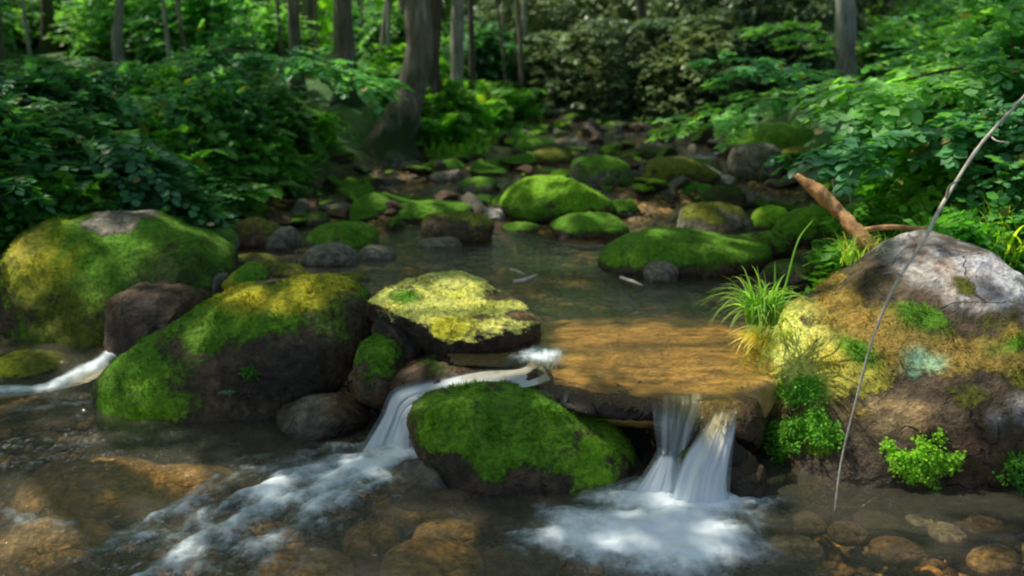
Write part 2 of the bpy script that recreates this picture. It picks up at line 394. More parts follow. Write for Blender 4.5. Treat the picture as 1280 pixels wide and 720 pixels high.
ROCKC = dict(brown=(.11,.08,.046), dark=(.045,.034,.025), grey=(.21,.195,.155), pale=(.42,.40,.37), amber=(.60,.38,.12), rust=(.16,.10,.055), blue=(.60,.62,.66), tan=(.42,.30,.13))
def chaikin(P):
    P = np.asarray(P, float)
    for _ in range(2):
        Q = np.roll(P, -1, 0); P = np.stack([.75*P+.25*Q, .25*P+.75*Q], 1).reshape(-1, 2)
    return P
def radial(poly, c):
    P = chaikin(poly) - c
    th = np.linspace(-math.pi, math.pi, 361); R = np.zeros(361)
    Q = np.roll(P, -1, 0)
    for i, t in enumerate(th):
        d = np.array([math.cos(t), math.sin(t)])
        e = Q - P; den = d[0]*e[:,1] - d[1]*e[:,0]; den[np.abs(den) < 1e-9] = 1e-9
        r = (P[:,0]*e[:,1] - P[:,1]*e[:,0]) / den; s = (P[:,0]*d[1] - P[:,1]*d[0]) / den
        ok = (r > 0) & (s >= -1e-6) & (s <= 1+1e-6)
        R[i] = r[ok].max() if ok.any() else (R[i-1] if i else 10)
    return th, R
rock_id = 0
def rock(label, poly, y, D, rock_c='brown', moss_c='green', moss=.5, blobs=(), sub=5, rough=.05, facets=0, water=None, name='mossy_boulder', cat='boulder',
         group=None, box=.85, spread=.35, fuzz=0, cuts=(), lean=None, hull=None):
    """boulder from its outline (photo pixels) standing at distance y, half thickness D metres; blobs: (px,py,rx,ry,amount,moss colour or None)"""
    global rock_id; rock_id += 1; rs = np.random.default_rng(rock_id*13)
    poly = np.asarray(poly, float)
    if poly.shape == (4,):   # cx, cy, w, h -> ragged oval
        cx, cy, w, h = poly; th = np.linspace(0, 2*math.pi, 11, endpoint=False)
        rr = 1 + rs.uniform(-.13, .13, 11)
        k = (np.abs(np.cos(th))**2.6 + np.abs(np.sin(th))**2.6)**(-1/2.6)
        poly = np.stack([cx + w/2*np.cos(th)*rr*k*1.03, cy + h/2*np.sin(th)*rr*k*1.03], 1)
    mn, mx = poly.min(0), poly.max(0); c = (mn + mx)/2
    th, R = radial(poly, c)
    C = at_y(c[0], c[1], y); depth = (C - CAM) @ FWD; s = depth / F
    U, Fc = ico(sub)
    # axes u right, v down in the picture, w away
    u, w, v = U[:,0], U[:,1], -U[:,2]
    rho = np.sqrt(u*u + v*v); ang = np.arctan2(v, u)
    Rr = np.interp(ang, th, R)
    rb = np.sin(np.arcsin(np.clip(rho, 0, 1)))**box
    wb = np.sign(w)*np.abs(w)**.92
    off = np.stack([rb*np.cos(ang)*Rr, rb*np.sin(ang)*Rr], 1)
    tl = lean if lean is not None else .0
    V = C + s*(off[:, :1]*RIGHT - off[:, 1:]*UP) + (wb*D + tl*(-off[:,1])*s)[:, None]*np.array([0, 1, 0.])
    size = s*min(mx[0]-mn[0], mx[1]-mn[1])
    if hull:
        import bmesh
        bm = bmesh.new()
        for (hx, hy, hd) in hull: bm.verts.new(at_y(hx, hy, hd))
        bmesh.ops.convex_hull(bm, input=bm.verts[:])
        bmesh.ops.delete(bm, geom=[v for v in bm.verts if not v.link_faces], context='VERTS')
        for it in range(5):
            bmesh.ops.subdivide_edges(bm, edges=bm.edges[:], cuts=1, use_grid_fill=True); bmesh.ops.triangulate(bm, faces=bm.faces[:])
            if it == 1: bmesh.ops.smooth_vert(bm, verts=bm.verts[:], factor=.42, use_axis_x=True, use_axis_y=True, use_axis_z=True)
            if it in (2, 3): bmesh.ops.smooth_vert(bm, verts=bm.verts[:], factor=.5, use_axis_x=True, use_axis_y=True, use_axis_z=True)
        bm.verts.index_update(); bmesh.ops.recalc_face_normals(bm, faces=bm.faces[:])
        V = np.array([v.co[:] for v in bm.verts]); Fc = np.array([[v.index for v in f.verts] for f in bm.faces]); bm.free()
        hz = (V - CAM)@FWD; off = np.stack([F*((V-CAM)@RIGHT)/hz + 640 - c[0], 360 - F*((V-CAM)@UP)/hz - c[1]], 1)
    if facets:
        ext = s*(mx-mn).max()/2
        for _ in range(facets):
            d = rs.normal(size=3); d /= np.linalg.norm(d); rel = V - C; q = rel @ d; lim = np.quantile(q, rs.uniform(.78, .93))
            ex = np.clip(q - lim, 0, None); V = V - (ex*.85)[:, None]*d
    for (d, qt, kk) in cuts:
        d = np.array(d, float); d /= np.linalg.norm(d); q = (V - C) @ d; lim = q.max()*qt if qt else (.262 - C[2])
        ex = np.clip(q - lim, 0, None); V = V - (ex*kk)[:, None]*d
    N = vnormals(V, Fc)
    big = fbm(V*(1.1/size) + rock_id*7.7, 3); med = fbm(V*(4.5/size) + rock_id*3.1, 4)
    fine = fbm(V*38. + rock_id, 3)
    V = V + N*(big*size*rough*1.6 + med*size*rough*.75 + fine*.006)[:, None]
    N = vnormals(V, Fc)
    # moss amount and colours
    nz = fbm(V*(2.4/size) + rock_id*5.5, 4)
    mk = moss*sstep(-.15, spread + .45, N[:, 2]) + nz*.45 + (moss - .5)*.5
    mcol = np.tile(np.array(MOSS[moss_c]), (len(V), 1)); rcol = np.tile(np.array(ROCKC[rock_c]), (len(V), 1))
    du = off[:, 0] + c[0]; dv = off[:, 1] + c[1]
    wob = fbm(V*9. + rock_id*2.2, 4)
    for (bx, by, rx, ry, am, mc_) in blobs:
        q = np.sqrt(((du-bx)/rx)**2 + ((dv-by)/ry)**2) + wob*.55
        f = 1 - sstep(.4, 1.25, q)
        if mc_ is None or (mc_ in MOSS and not (mc_ in ROCKC and am <= .2)):
            mk = mk*(1-f) + am*f if am <= 0 else np.maximum(mk, am*f)
            if mc_: mcol = mcol*(1-f[:, None]) + np.array(MOSS[mc_])*f[:, None]
        else:
            mk = mk*(1-f*.95) + am*f; rcol = rcol*(1-f[:, None]) + np.array(ROCKC[mc_])*f[:, None]
    mt1 = sstep(.05, .45, fbm(V*5.5 + rock_id*1.3, 4))[:, None]; mt2 = sstep(.1, .5, fbm(V*11 + 31 + rock_id, 4))[:, None]
    mcol = mcol*(1-.4*mt1) + (mcol*.4 + np.array([.10,.11,.02]))*.4*mt1
    mcol = mcol*(1-.5*mt2) + mcol*np.array([.45,.6,.5])*.5*mt2
    mk = mk - .25*sstep(.2, .6, fbm(V*8 + 77 + rock_id, 5))
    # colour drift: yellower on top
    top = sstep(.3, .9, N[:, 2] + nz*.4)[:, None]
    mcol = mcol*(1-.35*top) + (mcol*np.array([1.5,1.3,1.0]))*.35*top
    wl = water if water is not None else -9
    wet = 1 - sstep(.0, .09, V[:, 2] - wl + nz*.05) if water is not None else np.zeros(len(V))
    mk = mk - wet*.25
    Vl, base = recentre(V)
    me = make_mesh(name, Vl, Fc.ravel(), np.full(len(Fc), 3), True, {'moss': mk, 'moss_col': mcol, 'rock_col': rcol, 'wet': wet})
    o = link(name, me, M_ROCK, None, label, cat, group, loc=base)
    if fuzz:
        a, b_, c_ = Vl[Fc[:,0]], Vl[Fc[:,1]], Vl[Fc[:,2]]
        ar = np.linalg.norm(np.cross(b_-a, c_-a), axis=1); fm = mk[Fc].mean(1)
        pr = ar*np.clip(fm - .42, 0, .6)*(N[Fc[:,0],1] < .55); pr /= pr.sum()
        idx = rs.choice(len(Fc), fuzz, p=pr); r1 = rs.random((fuzz,1)); r2 = rs.random((fuzz,1))
        fl = r1 + r2 > 1; r1 = np.where(fl, 1-r1, r1); r2 = np.where(fl, 1-r2, r2)
        P = a[idx] + (b_[idx]-a[idx])*r1 + (c_[idx]-a[idx])*r2; NN = N[Fc[idx,0]]
        tv = fbm(P*13 + 5, 4); tall = np.clip(.55 + 1.6*sstep(-.1,.5,tv), .4, 2.2)
        D_ = NN + rs.normal(size=(fuzz,3))*.7 + np.array([0,0,.1])
        ac = Acc(); leaves(ac, P - NN*.002, D_, np.cross(D_, rs.normal(size=(fuzz,3))), rs.uniform(.004,.013,fuzz)*tall, rs.uniform(.0014,.003,fuzz), 0)
        tm = mcol[Fc[idx,0]]; dead = (rs.random((fuzz,1)) < .12 + .25*(tv < -.15)[:, None]); tm = np.where(dead, tm*.3 + np.array([.16,.11,.03]), tm); at = np.repeat(tm*rs.uniform(.5,1.7,(fuzz,1)), 4, 0)
        link('moss', ac.mesh('moss', False, {'moss_col': at}), M_FUZZ, o)
    return o, base, (Vl, Fc, N, mk)
def mat_fuzz():
    b = NB('moss_fuzz'); c = b.attr('moss_col').outputs['Color']
    d = b.n('ShaderNodeBsdfDiffuse'); b.l(c, d.inputs[0]); t = b.n('ShaderNodeBsdfTranslucent'); b.l(c, t.inputs[0])
    m = b.n('ShaderNodeMixShader'); m.inputs[0].default_value = .35; b.l(d.outputs[0], m.inputs[1]); b.l(t.outputs[0], m.inputs[2]); b.l(m.outputs[0], b.out.inputs[0]); return b.m
M_FUZZ = mat_fuzz()

# --- the large boulders round the pools
rock('huge green mossy boulder with a face tinted sunlit yellow and a bare grey cap at the left edge of the stream',
     [(8,350),(14,305),(50,280),(100,270),(150,266),(190,272),(240,284),(278,300),(296,335),(290,385),(270,440),(200,500),(120,505),(50,490),(18,430)],
     4.85, .45, 'brown', 'green', .72, [(75,320,60,50,.95,'yellow'),(230,310,60,28,.9,'green'),(120,400,90,70,.8,'olive'),(55,420,50,40,.7,'green'),(150,272,46,8,0,'grey'),(235,330,50,40,.5,'dark'),(60,300,30,20,.4,'gold')],  # yellow patch puts sunlight on the left face into the moss colour
     6, .05, 0, fuzz=9000, spread=.1, cuts=[((-.5,-1,.1),.8,.5)])
rock('dark reddish rock without moss leaning on the right side of the huge left boulder',
     [(134,400),(140,365),(170,353),(230,358),(268,372),(276,400),(262,440),(200,470),(150,460),(136,430)], 4.42, .24, 'rust', 'dark', .1, [(190,400,80,50,0,'dark')], 5, .06, 2, name='rock', cat='rock')
rock('long tilted boulder rising to the right with mossy back and shade-darkened brown face',
     [(126,492),(132,466),(180,428),(240,390),(300,358),(352,343),(400,338),(440,347),(464,370),(471,405),(462,445),(440,485),(430,540),(340,580),(220,590),(150,560),(132,520)],
     4.0, .36, 'brown', 'green', .5, [(215,485,88,56,.95,'bright'),(190,440,60,45,.85,'green'),(290,385,150,34,.95,'green'),(320,362,110,16,.95,'yellow'),(400,350,60,14,.9,'yellow'),(375,440,80,50,-.3,'dark'),(312,457,13,8,.6,'mint'),(300,510,90,30,-.2,'dark')],  # yellow crest and dark face blobs carry the lit top and shaded front
     6, .04, 1, fuzz=11000, spread=.3)
rock('small upright egg-shaped green boulder between the tilted boulder and the chute',
     [(442,465),(446,435),(462,420),(485,418),(502,432),(508,460),(500,495),(480,510),(455,505),(444,490)], 3.72, .13, 'brown', 'green', .75, [(475,480,30,24,.2,None)], 5, .04, 0, fuzz=2000)
rock('sunlit pale lime slab of rock with a sharp ridge above the chute',
     [(450, 376), (464, 358), (498, 347), (551, 340), (603, 345), (647, 367), (682, 387), (700, 405), (693, 432), (667, 455), (603, 464), (556, 452), (527, 414), (493, 392), (461, 387)],
     3.92, .26, 'dark', 'lime', .6, [(575,378,105,30,1.0,'lime'),(560,412,40,18,.9,'yellow'),(600,455,110,26,-.3,'dark'),(655,398,22,6,0,'tan'),(640,372,40,9,0,'tan'),(505,372,26,8,.8,'green'),(600,400,26,6,.7,'olive')], 6, .05, 0, fuzz=4500, hull=[(458,376,3.86),(480,362,3.95),(512,350,4.05),(556,340,4.12),(604,346,4.1),(640,366,3.98),(676,404,3.78),(640,416,3.64),(590,430,3.56),(556,432,3.56),(520,400,3.66),(486,386,3.76),(470,402,3.92),(530,452,3.78),(580,468,3.70),(650,462,3.74),(676,436,3.82),(660,440,4.1),(520,450,4.15),(480,420,4.1)], name='mossy_slab', cat='slab')  # dark lower band puts the underside's shade into the rock colour
rock('rock coloured black as shadow under the left end of the sunlit slab',
     [(466,392),(485,384),(520,392),(545,420),(556,450),(530,470),(490,462),(470,430)], 3.86, .13, 'dark', 'dark', .35, [(478,372,20,10,.8,'lime')], 5, .06, 2, name='rock', cat='rock')  # near-black colour stands in for the shadow in the hollow
rock('thin lime-green layered slab lying behind the sunlit slab',
     [(508,356),(530,343),(570,340),(605,350),(630,364),(615,376),(560,370),(520,366)], 4.12, .14, 'tan', 'lime', .8, [], 5, .05, 2, name='mossy_slab', cat='slab')
rock('big rounded dark green boulder in midstream between the two falls',
     [(506,528),(514,504),(545,492),(590,487),(640,487),(690,496),(735,514),(775,542),(800,575),(805,605),(780,650),(700,672),(620,660),(570,620),(530,578)],
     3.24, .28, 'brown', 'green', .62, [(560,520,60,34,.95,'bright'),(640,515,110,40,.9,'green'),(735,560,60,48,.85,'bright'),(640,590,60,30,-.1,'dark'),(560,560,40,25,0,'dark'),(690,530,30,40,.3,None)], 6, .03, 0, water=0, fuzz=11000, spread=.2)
rock('low wet rock with a mossy top at the foot of the left chute',
     [(484,605),(500,580),(530,574),(562,584),(572,612),(560,640),(520,650),(490,635)], 3.1, .12, 'grey', 'green', .55, [(560,610,20,18,0,'grey')], 5, .06, 2, water=.0, name='rock', cat='rock')
R6 = rock('huge right-hand boulder with a bare grey top, orange moss and bright moss cushions',
     [(912,600),(920,550),(932,500),(938,450),(960,420),(1005,392),(1060,362),(1110,330),(1150,310),(1190,300),(1228,304),(1262,330),(1310,372),(1400,430),(1440,540),(1430,700),(1300,760),(1100,750),(980,730),(925,660)],
     3.5, .52, 'brown', 'olive', .45,
     [(1205,325,80,24,-.1,'blue'),(1262,362,40,36,-.1,'blue'),(1150,330,45,14,-.1,'pale'),(1010,420,75,45,.9,'gold'),(1080,385,80,32,.9,'orange'),(1180,392,110,34,.8,'orange'),(1240,430,60,28,.7,'olive'),
      (1105,401,22,13,.6,'mint'),(1090,415,12,8,.6,'mint'),(1168,330,18,9,.9,'olive'),(1200,455,18,20,-.1,'pale'),(1170,470,10,14,-.1,'pale'),(1235,395,14,8,-.1,'pale'),(1060,470,50,30,-.2,'tan'),(1120,360,30,14,.8,'green'),(1040,405,22,14,.8,'green'),(1210,385,40,12,.7,'green'),(1020,470,30,20,.7,'orange'),(1150,440,40,20,.6,'olive'),
      (1100,520,170,60,.12,'brown'),(1180,600,220,45,.3,'dark'),(1050,560,40,40,.6,'green'),(1200,520,70,30,.55,'olive'),(985,500,30,30,.8,'bright'),(1010,600,60,40,.4,'olive'),(1260,510,60,50,.45,'olive'),(1270,600,40,30,.8,'green'),(955,430,40,62,1.0,'lime'),(985,400,30,20,.9,'lime')],  # lime patches paint the sunlit glow onto the left corner
     6, .055, 0, water=.0, fuzz=9000, spread=.2, cuts=[((-.35,-.6,1),.85,.5),((.1,-1,.1),.8,.5)])
rock('flat mossy rock at the far left waterline', [(-14,465),(-5,447),(20,440),(60,442),(92,454),(80,472),(40,484),(-5,484)], 4.25, .16, 'brown', 'olive', .8, [(15,452,30,12,.9,'yellow')], 5, .05, 0, water=0.0)
rock('flat wet brown rock with an orange crust above the left chute', [(484,478),(500,460),(535,448),(575,443),(605,450),(612,462),(595,480),(540,496),(500,500)], 3.64, .17, 'rust', 'olive', .35, [(545,452,35,8,.7,'green'),(585,455,20,8,.3,'orange')], 5, .05, 1, water=.24, name='rock', cat='rock')
rock('smooth grey wet rock half under water below the tilted boulder', [(345,522),(352,508),(385,500),(440,494),(466,508),(455,540),(400,552),(360,545)], 3.6, .16, 'dark', 'olive', .2, [(425,500,35,14,.2,'rust'),(385,520,40,25,-.2,'grey')], 5, .05, 1, water=.05, name='rock', cat='rock')
# ledge of the falls
rock('broad smooth bedrock slab tinted sunlit gold lying under the clear water of the upper pool', [(684,486),(652,452),(664,420),(640,398),(700,384),(735,392),(790,372),(870,376),(930,384),(985,420),(985,480),(930,512),(820,512),(720,506)], 3.78, .52, 'amber', 'gold', -.4, [(760,450,60,14,-.4,'tan'),(880,425,70,14,-.4,'tan'),(800,412,80,6,-.4,'brown'),(720,436,50,5,-.4,'brown'),(850,448,90,6,-.4,'rust'),(770,470,80,6,-.4,'rust'),(920,470,50,7,-.4,'brown'),(830,512,220,24,-.4,'dark')], 6, .03, 0, water=None, cuts=[((0,0,1),0,.94)], name='bedrock_slab', cat='slab')
M_SUNSTREAKBED = mat_plain('amber_sunstreak_bed', (.20,.095,.02), (.88,.58,.19), 4.5, .5, (.8,3.0,1), .6)  # golden streaks in the colour stand in for sunlight bent by ripples
o_ = bpy.data.objects['bedrock_slab']; o_.data.materials.clear(); o_.data.materials.append(M_SUNSTREAKBED)
rock('wet overhanging rock ledge the water slides over between the falls', [(680,490),(700,482),(740,479),(800,479),(850,482),(876,492),(876,502),(850,510),(800,506),(740,506),(700,498)], 3.38, .22, 'dark', 'olive', .0, [(780,478,90,8,-.2,'rust')], 6, .06, 2, water=.4, name='rock_ledge', cat='ledge')
rock('smooth amber rock sill beneath the water above the narrow bright waterfall', [(846,508),(870,494),(905,488),(945,490),(955,520),(945,560),(905,562),(868,548),(850,525)], 3.3, .17, 'rust', 'olive', .0, [(900,545,60,18,-.2,'dark'),(890,500,30,10,-.2,'amber')], 5, .05, 1, water=.36, name='rock_ledge', cat='ledge')
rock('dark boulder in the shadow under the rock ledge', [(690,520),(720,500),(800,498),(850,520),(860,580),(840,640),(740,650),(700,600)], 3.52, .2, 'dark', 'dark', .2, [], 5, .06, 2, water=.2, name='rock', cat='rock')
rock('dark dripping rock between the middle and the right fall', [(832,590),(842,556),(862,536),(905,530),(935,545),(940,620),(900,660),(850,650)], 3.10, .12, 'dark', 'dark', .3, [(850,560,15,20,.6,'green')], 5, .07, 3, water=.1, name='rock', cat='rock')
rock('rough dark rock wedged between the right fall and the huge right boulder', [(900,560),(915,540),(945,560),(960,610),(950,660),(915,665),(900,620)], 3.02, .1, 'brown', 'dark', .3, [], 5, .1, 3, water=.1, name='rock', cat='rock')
rock('wet stone tucked beside the top of the left chute', [(640,470),(655,458),(690,462),(700,485),(680,520),(650,520)], 3.46, .1, 'rust', 'olive', .3, [], 5, .06, 2, water=.4, name='rock', cat='rock')
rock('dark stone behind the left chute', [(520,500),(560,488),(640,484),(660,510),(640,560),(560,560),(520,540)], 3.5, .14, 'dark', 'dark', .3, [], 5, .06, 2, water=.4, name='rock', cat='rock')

# --- stones upstream  (cx, cy, w, h, y, D, rock, moss colour, moss, label, blobs)
def ydist(py_base, px=640):
    """ground distance whose surface projects to this row"""
    best = 6
    for y in np.arange(3.5, 14, .05):
        p = at_y(px, py_base, y)
        if p[2] <= float(water_z(np.array(y))) - .02: best = y; break
    return best
mid = [
 ([(616,262),(636,230),(664,218),(700,222),(728,208),(752,222),(770,250),(772,270),(730,280),(650,280)], 'brown','bright',.95,'large rounded rock coated in glowing bright green moss upstream', [(665,262,40,25,.7,'green'),(735,235,60,30,1.,'bright')], 2),
 ((850,316,215,58), 'brown','green',.75,'long low mossy rock across the back of the upper pool', [(850,335,120,14,.1,None)], 0),
 ((893,281,108,52), 'grey','olive',.45,'domed grey-brown rock with a mossy rim behind the long low rock', [(893,290,45,18,-.2,'brown')], 0),
 ((825,341,44,32), 'grey','olive',.1,'small smooth grey stone at the front of the long low rock', [], 0),
 ((735,283,96,34), 'brown','green',.75,'low mossy rock in front of the glowing bright green rock', [], 0),
 ((570,285,92,42), 'brown','olive',.65,'brown-capped mossy dome at the left head of the upper pool', [(560,282,40,16,.2,'brown')], 0),
 ((413,320,78,32), 'grey','olive',.25,'pale flat grey stone with a smooth top on the left shore', [], 1),
 ((428,296,92,36), 'grey','green',.7,'mossy striped slab above the pale flat grey stone', [], 2),
 ((470,260,52,38), 'brown','green',.85,'round mossy hump below the leaning tree', [], 0),
 ((532,264,120,30), 'brown','green',.85,'long low bank of green moss-covered rock', [], 0),
 ((945,201,72,50), 'grey','olive',.3,'round grey boulder with bare face on the upper right shore', [], 0),
 ((968,180,118,56), 'brown','green',.75,'broad mossy boulder behind the round grey one', [], 0),
 ((1008,203,66,44), 'brown','olive',.85,'yellow-green mossy boulder right of the round grey one', [], 0),
 ((748,214,84,42), 'grey','green',.6,'half-mossy grey rock behind the glowing bright green rock', [], 1),
 ((848,216,96,40), 'brown','olive',.6,'wide mossy rock with a bleached stick resting on it', [], 1),
 ((862,238,70,26), 'brown','green',.7,'low green rock below the stick-topped rock', [], 0),
 ((905,248,54,34), 'brown','dark',.5,'dark rock just behind the domed grey-brown rock', [], 0),
 ((908,226,22,17), 'pale','olive',.0,'small white stone at the end of the bleached stick', [], 1),
 ((950,307,84,38), 'dark','green',.45,'dark rock right of the domed grey-brown rock', [], 0),
 ((965,276,56,38), 'brown','bright',.8,'bright green mossy rock at the right shore', [], 0),
 ((1012,285,90,50), 'brown','green',.8,'mossy rock at the right shore behind the red log', [], 0),
 ((1000,345,95,46), 'dark','dark',.45,'dark rock behind the grass tuft at the right shore', [], 1),
 ((305,350,60,44), 'brown','green',.7,'mossy square stone behind the crest of the tilted boulder', [(290,350,12,20,.9,'yellow')], 2),
 ((252,352,64,34), 'grey','olive',.3,'greyish stone between the two big left boulders', [], 1),
 ((312,332,100,26), 'brown','olive',.4,'flat brown stone behind the mossy square stone', [], 1),
 ((318,292,66,42), 'rust','olive',.4,'round brown rock on the left shore', [], 0),
 ((356,300,44,30), 'grey','olive',.3,'pointed grey stone beside the round brown rock', [], 3),
 ((278,302,44,34), 'grey','green',.4,'pale-topped stone touching the huge left boulder', [], 1),
 ((366,340,60,24), 'brown','olive',.5,'low olive stone on the left shore', [], 1),
 ((722,182,64,16), 'grey','olive',.1,'thin flat grey slab far upstream', [], 2),
 ((690,196,60,24), 'brown','olive',.8,'low yellow-green mossy rock far upstream', [], 0),
 ((668,184,56,26), 'brown','green',.5,'brown rock on the far left shore', [], 0),
 ((800,192,60,22), 'brown','dark',.4,'dark flat rock far upstream', [], 1),
 ((620,269,30,20), 'pale','olive',.1,'small pale stone beside the mossy bank', [], 1),
 ((470,318,46,22), 'grey','olive',.2,'small grey stone at the left edge of the upper pool', [], 1),
 ((550,305,60,18), 'grey','olive',.3,'flat grey stone at the head of the upper pool', [], 1),
 ((440,350,44,20), 'brown','olive',.5,'olive stone behind the top of the tilted boulder', [], 0),
 ((650,285,46,16), 'brown','green',.6,'small green stone below the glowing rock', [], 0),
 ((780,262,40,26), 'brown','green',.7,'round green stone right of the glowing rock', [], 0),
 ((1035,240,60,40), 'brown','green',.7,'shaded mossy rock under the right bank shrubs', [], 0),
 ((385,275,60,22), 'brown','dark',.5,'dark flat stone under the left bank plants', [], 1),
 ((600,232,60,22), 'grey','green',.5,'flat grey-green stone near the leaning tree', [], 1),
 ((560,220,50,18), 'grey','olive',.3,'thin grey stone on the shore below the ferns', [], 2),
]
for (c4, rcx, mcx, ms, lab, bl, fa) in mid:
    if ms > .3: ms += .2
    if len(c4) > 4: pa = np.array(c4, float); (x0_, y0_), (x1_, y1_) = pa.min(0), pa.max(0); cx, cy, w, h = (x0_+x1_)/2, (y0_+y1_)/2, x1_-x0_, y1_-y0_
    else: cx, cy, w, h = c4
    yb = ydist(cy + h*.5, cx); D = max(.1, w/F*yb*.32)
    rock(lab, c4 if len(c4) > 4 else (cx, cy+h*.10, w, h*1.12), yb + D*.6, D, rcx, mcx, ms, bl, 5 if w > 70 else 4, .05, fa, water=float(water_z(np.array(yb)))-.03, name='mossy_rock' if ms > .5 else 'rock', cat='rock', fuzz=2500 if w > 150 else 0)
# --- amber stones under the lower pool
sub = [
 ((1010,655,44,18),'small rounded brown stone at the waterline just right of the falls','brown'),((1095,652,52,18),'flat dark stone at the foot of the bare branch','dark'),((1150,648,34,14),'tiny grey stone at the foot of the huge right boulder','grey'),((1225,655,56,20),'brown stone tucked under the right end of the huge right boulder','brown'),((980,668,36,16),'reddish stone beside the froth at the lower right','rust'),((120,615,190,60),'large amber flat stone under the water at lower left','amber'),((225,610,120,48),'second amber stone under the water beside the large flat one','amber'),
 ((518,638,100,34),'orange stone showing through the water beside the small mossy rock','amber'),((465,678,66,54),'round orange stone under the water near the bottom centre','amber'),
 ((560,674,80,40),'golden stone on the bed right of the round orange one','tan'),((540,712,130,44),'broad golden stone at the bottom edge of the pool','amber'),((620,655,60,26),'small red-brown stone in front of the midstream boulder','rust'),
 ((380,716,120,34),'amber stone under the ripples at the bottom edge','amber'),((60,690,150,60),'olive-brown stone under water at the bottom left corner','tan'),((1245,702,60,32),'yellow stone breaking the surface at the bottom right corner','tan'),
 ((990,690,70,30),'grey-brown stone under water right of the falls','grey'),((1120,690,60,26),'small brown stone in the shallows below the huge right boulder','rust'),((1185,668,40,16),'pale pebble at the waterline of the huge right boulder','grey'),((1060,668,46,18),'dark pebble at the waterline of the huge right boulder','brown'),
 ((625,586,60,14),'stone hidden low beside the midstream boulder','brown'),((650,705,90,34),'brown stone under water at the bottom centre','rust')]
for (c4, lab, rcx) in sub:
    cx, cy, w, h = c4
    p = at_z(cx, cy, -.105); 
    rock(lab, (cx, cy, w*1.05, h), p[1], max(.07, w/F*3*.42), rcx, 'olive', -.3, [], 4, .04, 0, water=None if rcx != 'x' else 0, name='river_stone', cat='stone')

# --- cobbles scattered over the bed: individual small rocks
protos = []
for k in range(7):
    rs = np.random.default_rng(500+k); U, Fc = ico(4)
    V = U*np.array([1, rs.uniform(.65,1), rs.uniform(.4,.75)])
    for _ in range(8):
        d = rs.normal(size=3); d /= np.linalg.norm(d); q = V@d; lim = np.quantile(q, rs.uniform(.68,.85)); V = V - (np.clip(q-lim,0,None)*.96)[:,None]*d
    V = V + vnormals(V,Fc)*(fbm(V*1.6+k*9,3)*.15 + fbm(V*6+k*9,3)*.035)[:,None]; N = vnormals(V,Fc)
    ml = [.95,.1,.8,.2,.9,.3,.85][k]; rc_ = ROCKC[['brown','grey','brown','rust','dark','grey','brown'][k]]
    mk = ml*sstep(-.1,.8,N[:,2]) + fbm(V*2+k,3)*.4 + (ml-.5)*.4
    me = make_mesh('cobble', V, Fc.ravel(), np.full(len(Fc),3), True, {'moss':mk,'moss_col':np.tile(MOSS[['green','olive','bright','dark','green','green','bright'][k]],(len(V),1)),'rock_col':np.tile(rc_,(len(V),1)),'wet':1-sstep(-.3,.2,V[:,2])})
    me.materials.append(M_ROCK); protos.append(me)
rs = np.random.default_rng(77); n = 0; tries = 0
while n < 285 and tries < 6000:
    tries += 1
    y = 3.6 + 9.5*rs.random()**.9; xl, xr = float(x_left(y)), float(x_right(y)); x = rs.uniform(xl-.1, xr+.25)
    if y < 5.6 and -1.05 < x < 1.25: continue
    if y < float(y_lip(x)) + .15: continue
    r = rs.uniform(.05, .2)*(.75 if y < 6 else 1.0)
    px = 640 + x/(y)*F
    if px < -60 or px > 1150: continue
    k = rs.integers(7); lab, grp = (('loose mossy cobble in the rocky bed upstream','mossy cobbles in the stream bed') if k in (0,2,4,6) else ('loose bare cobble in the rocky bed upstream','bare cobbles in the stream bed'))
    o = link('cobble', protos[k], None, None, lab, 'cobble', grp, loc=(x, y, gz1(x, y)+r*.18))
    o.scale = (r, r*rs.uniform(.8,1.2), r*rs.uniform(.7,1.1)); o.rotation_euler = (rs.uniform(-.2,.2), rs.uniform(-.2,.2), rs.uniform(0,6.28)); n += 1
n = 0
while n < 140:
    y = 5.6 + 7.6*rs.random()**1.15; xl, xr = float(x_left(y)), float(x_right(y)); x = rs.uniform(xl-.15, xr+.2) if n < 105 else rs.uniform(xl-.1, xl+1.1)
    if y < 6.3 and -.9 < x < 1.2: continue; r = rs.uniform(.12, .27)
    k = [0,2,4,6,0,6,3,1][rs.integers(8)]
    lab, grp = ('mossy rock crowded into the stream bed upstream','mossy rocks upstream') if k in (0,2,4,6) else ('bare brown or grey rock crowded into the stream bed upstream','bare rocks upstream')
    o = link('rock', protos[k], None, None, lab, 'rock', grp, loc=(x, y, gz1(x, y)+r*.1))
    o.scale = (r*rs.uniform(.9,1.4), r, r*rs.uniform(.6,.95)); o.rotation_euler = (rs.uniform(-.2,.2), rs.uniform(-.2,.2), rs.uniform(0,6.28)); n += 1
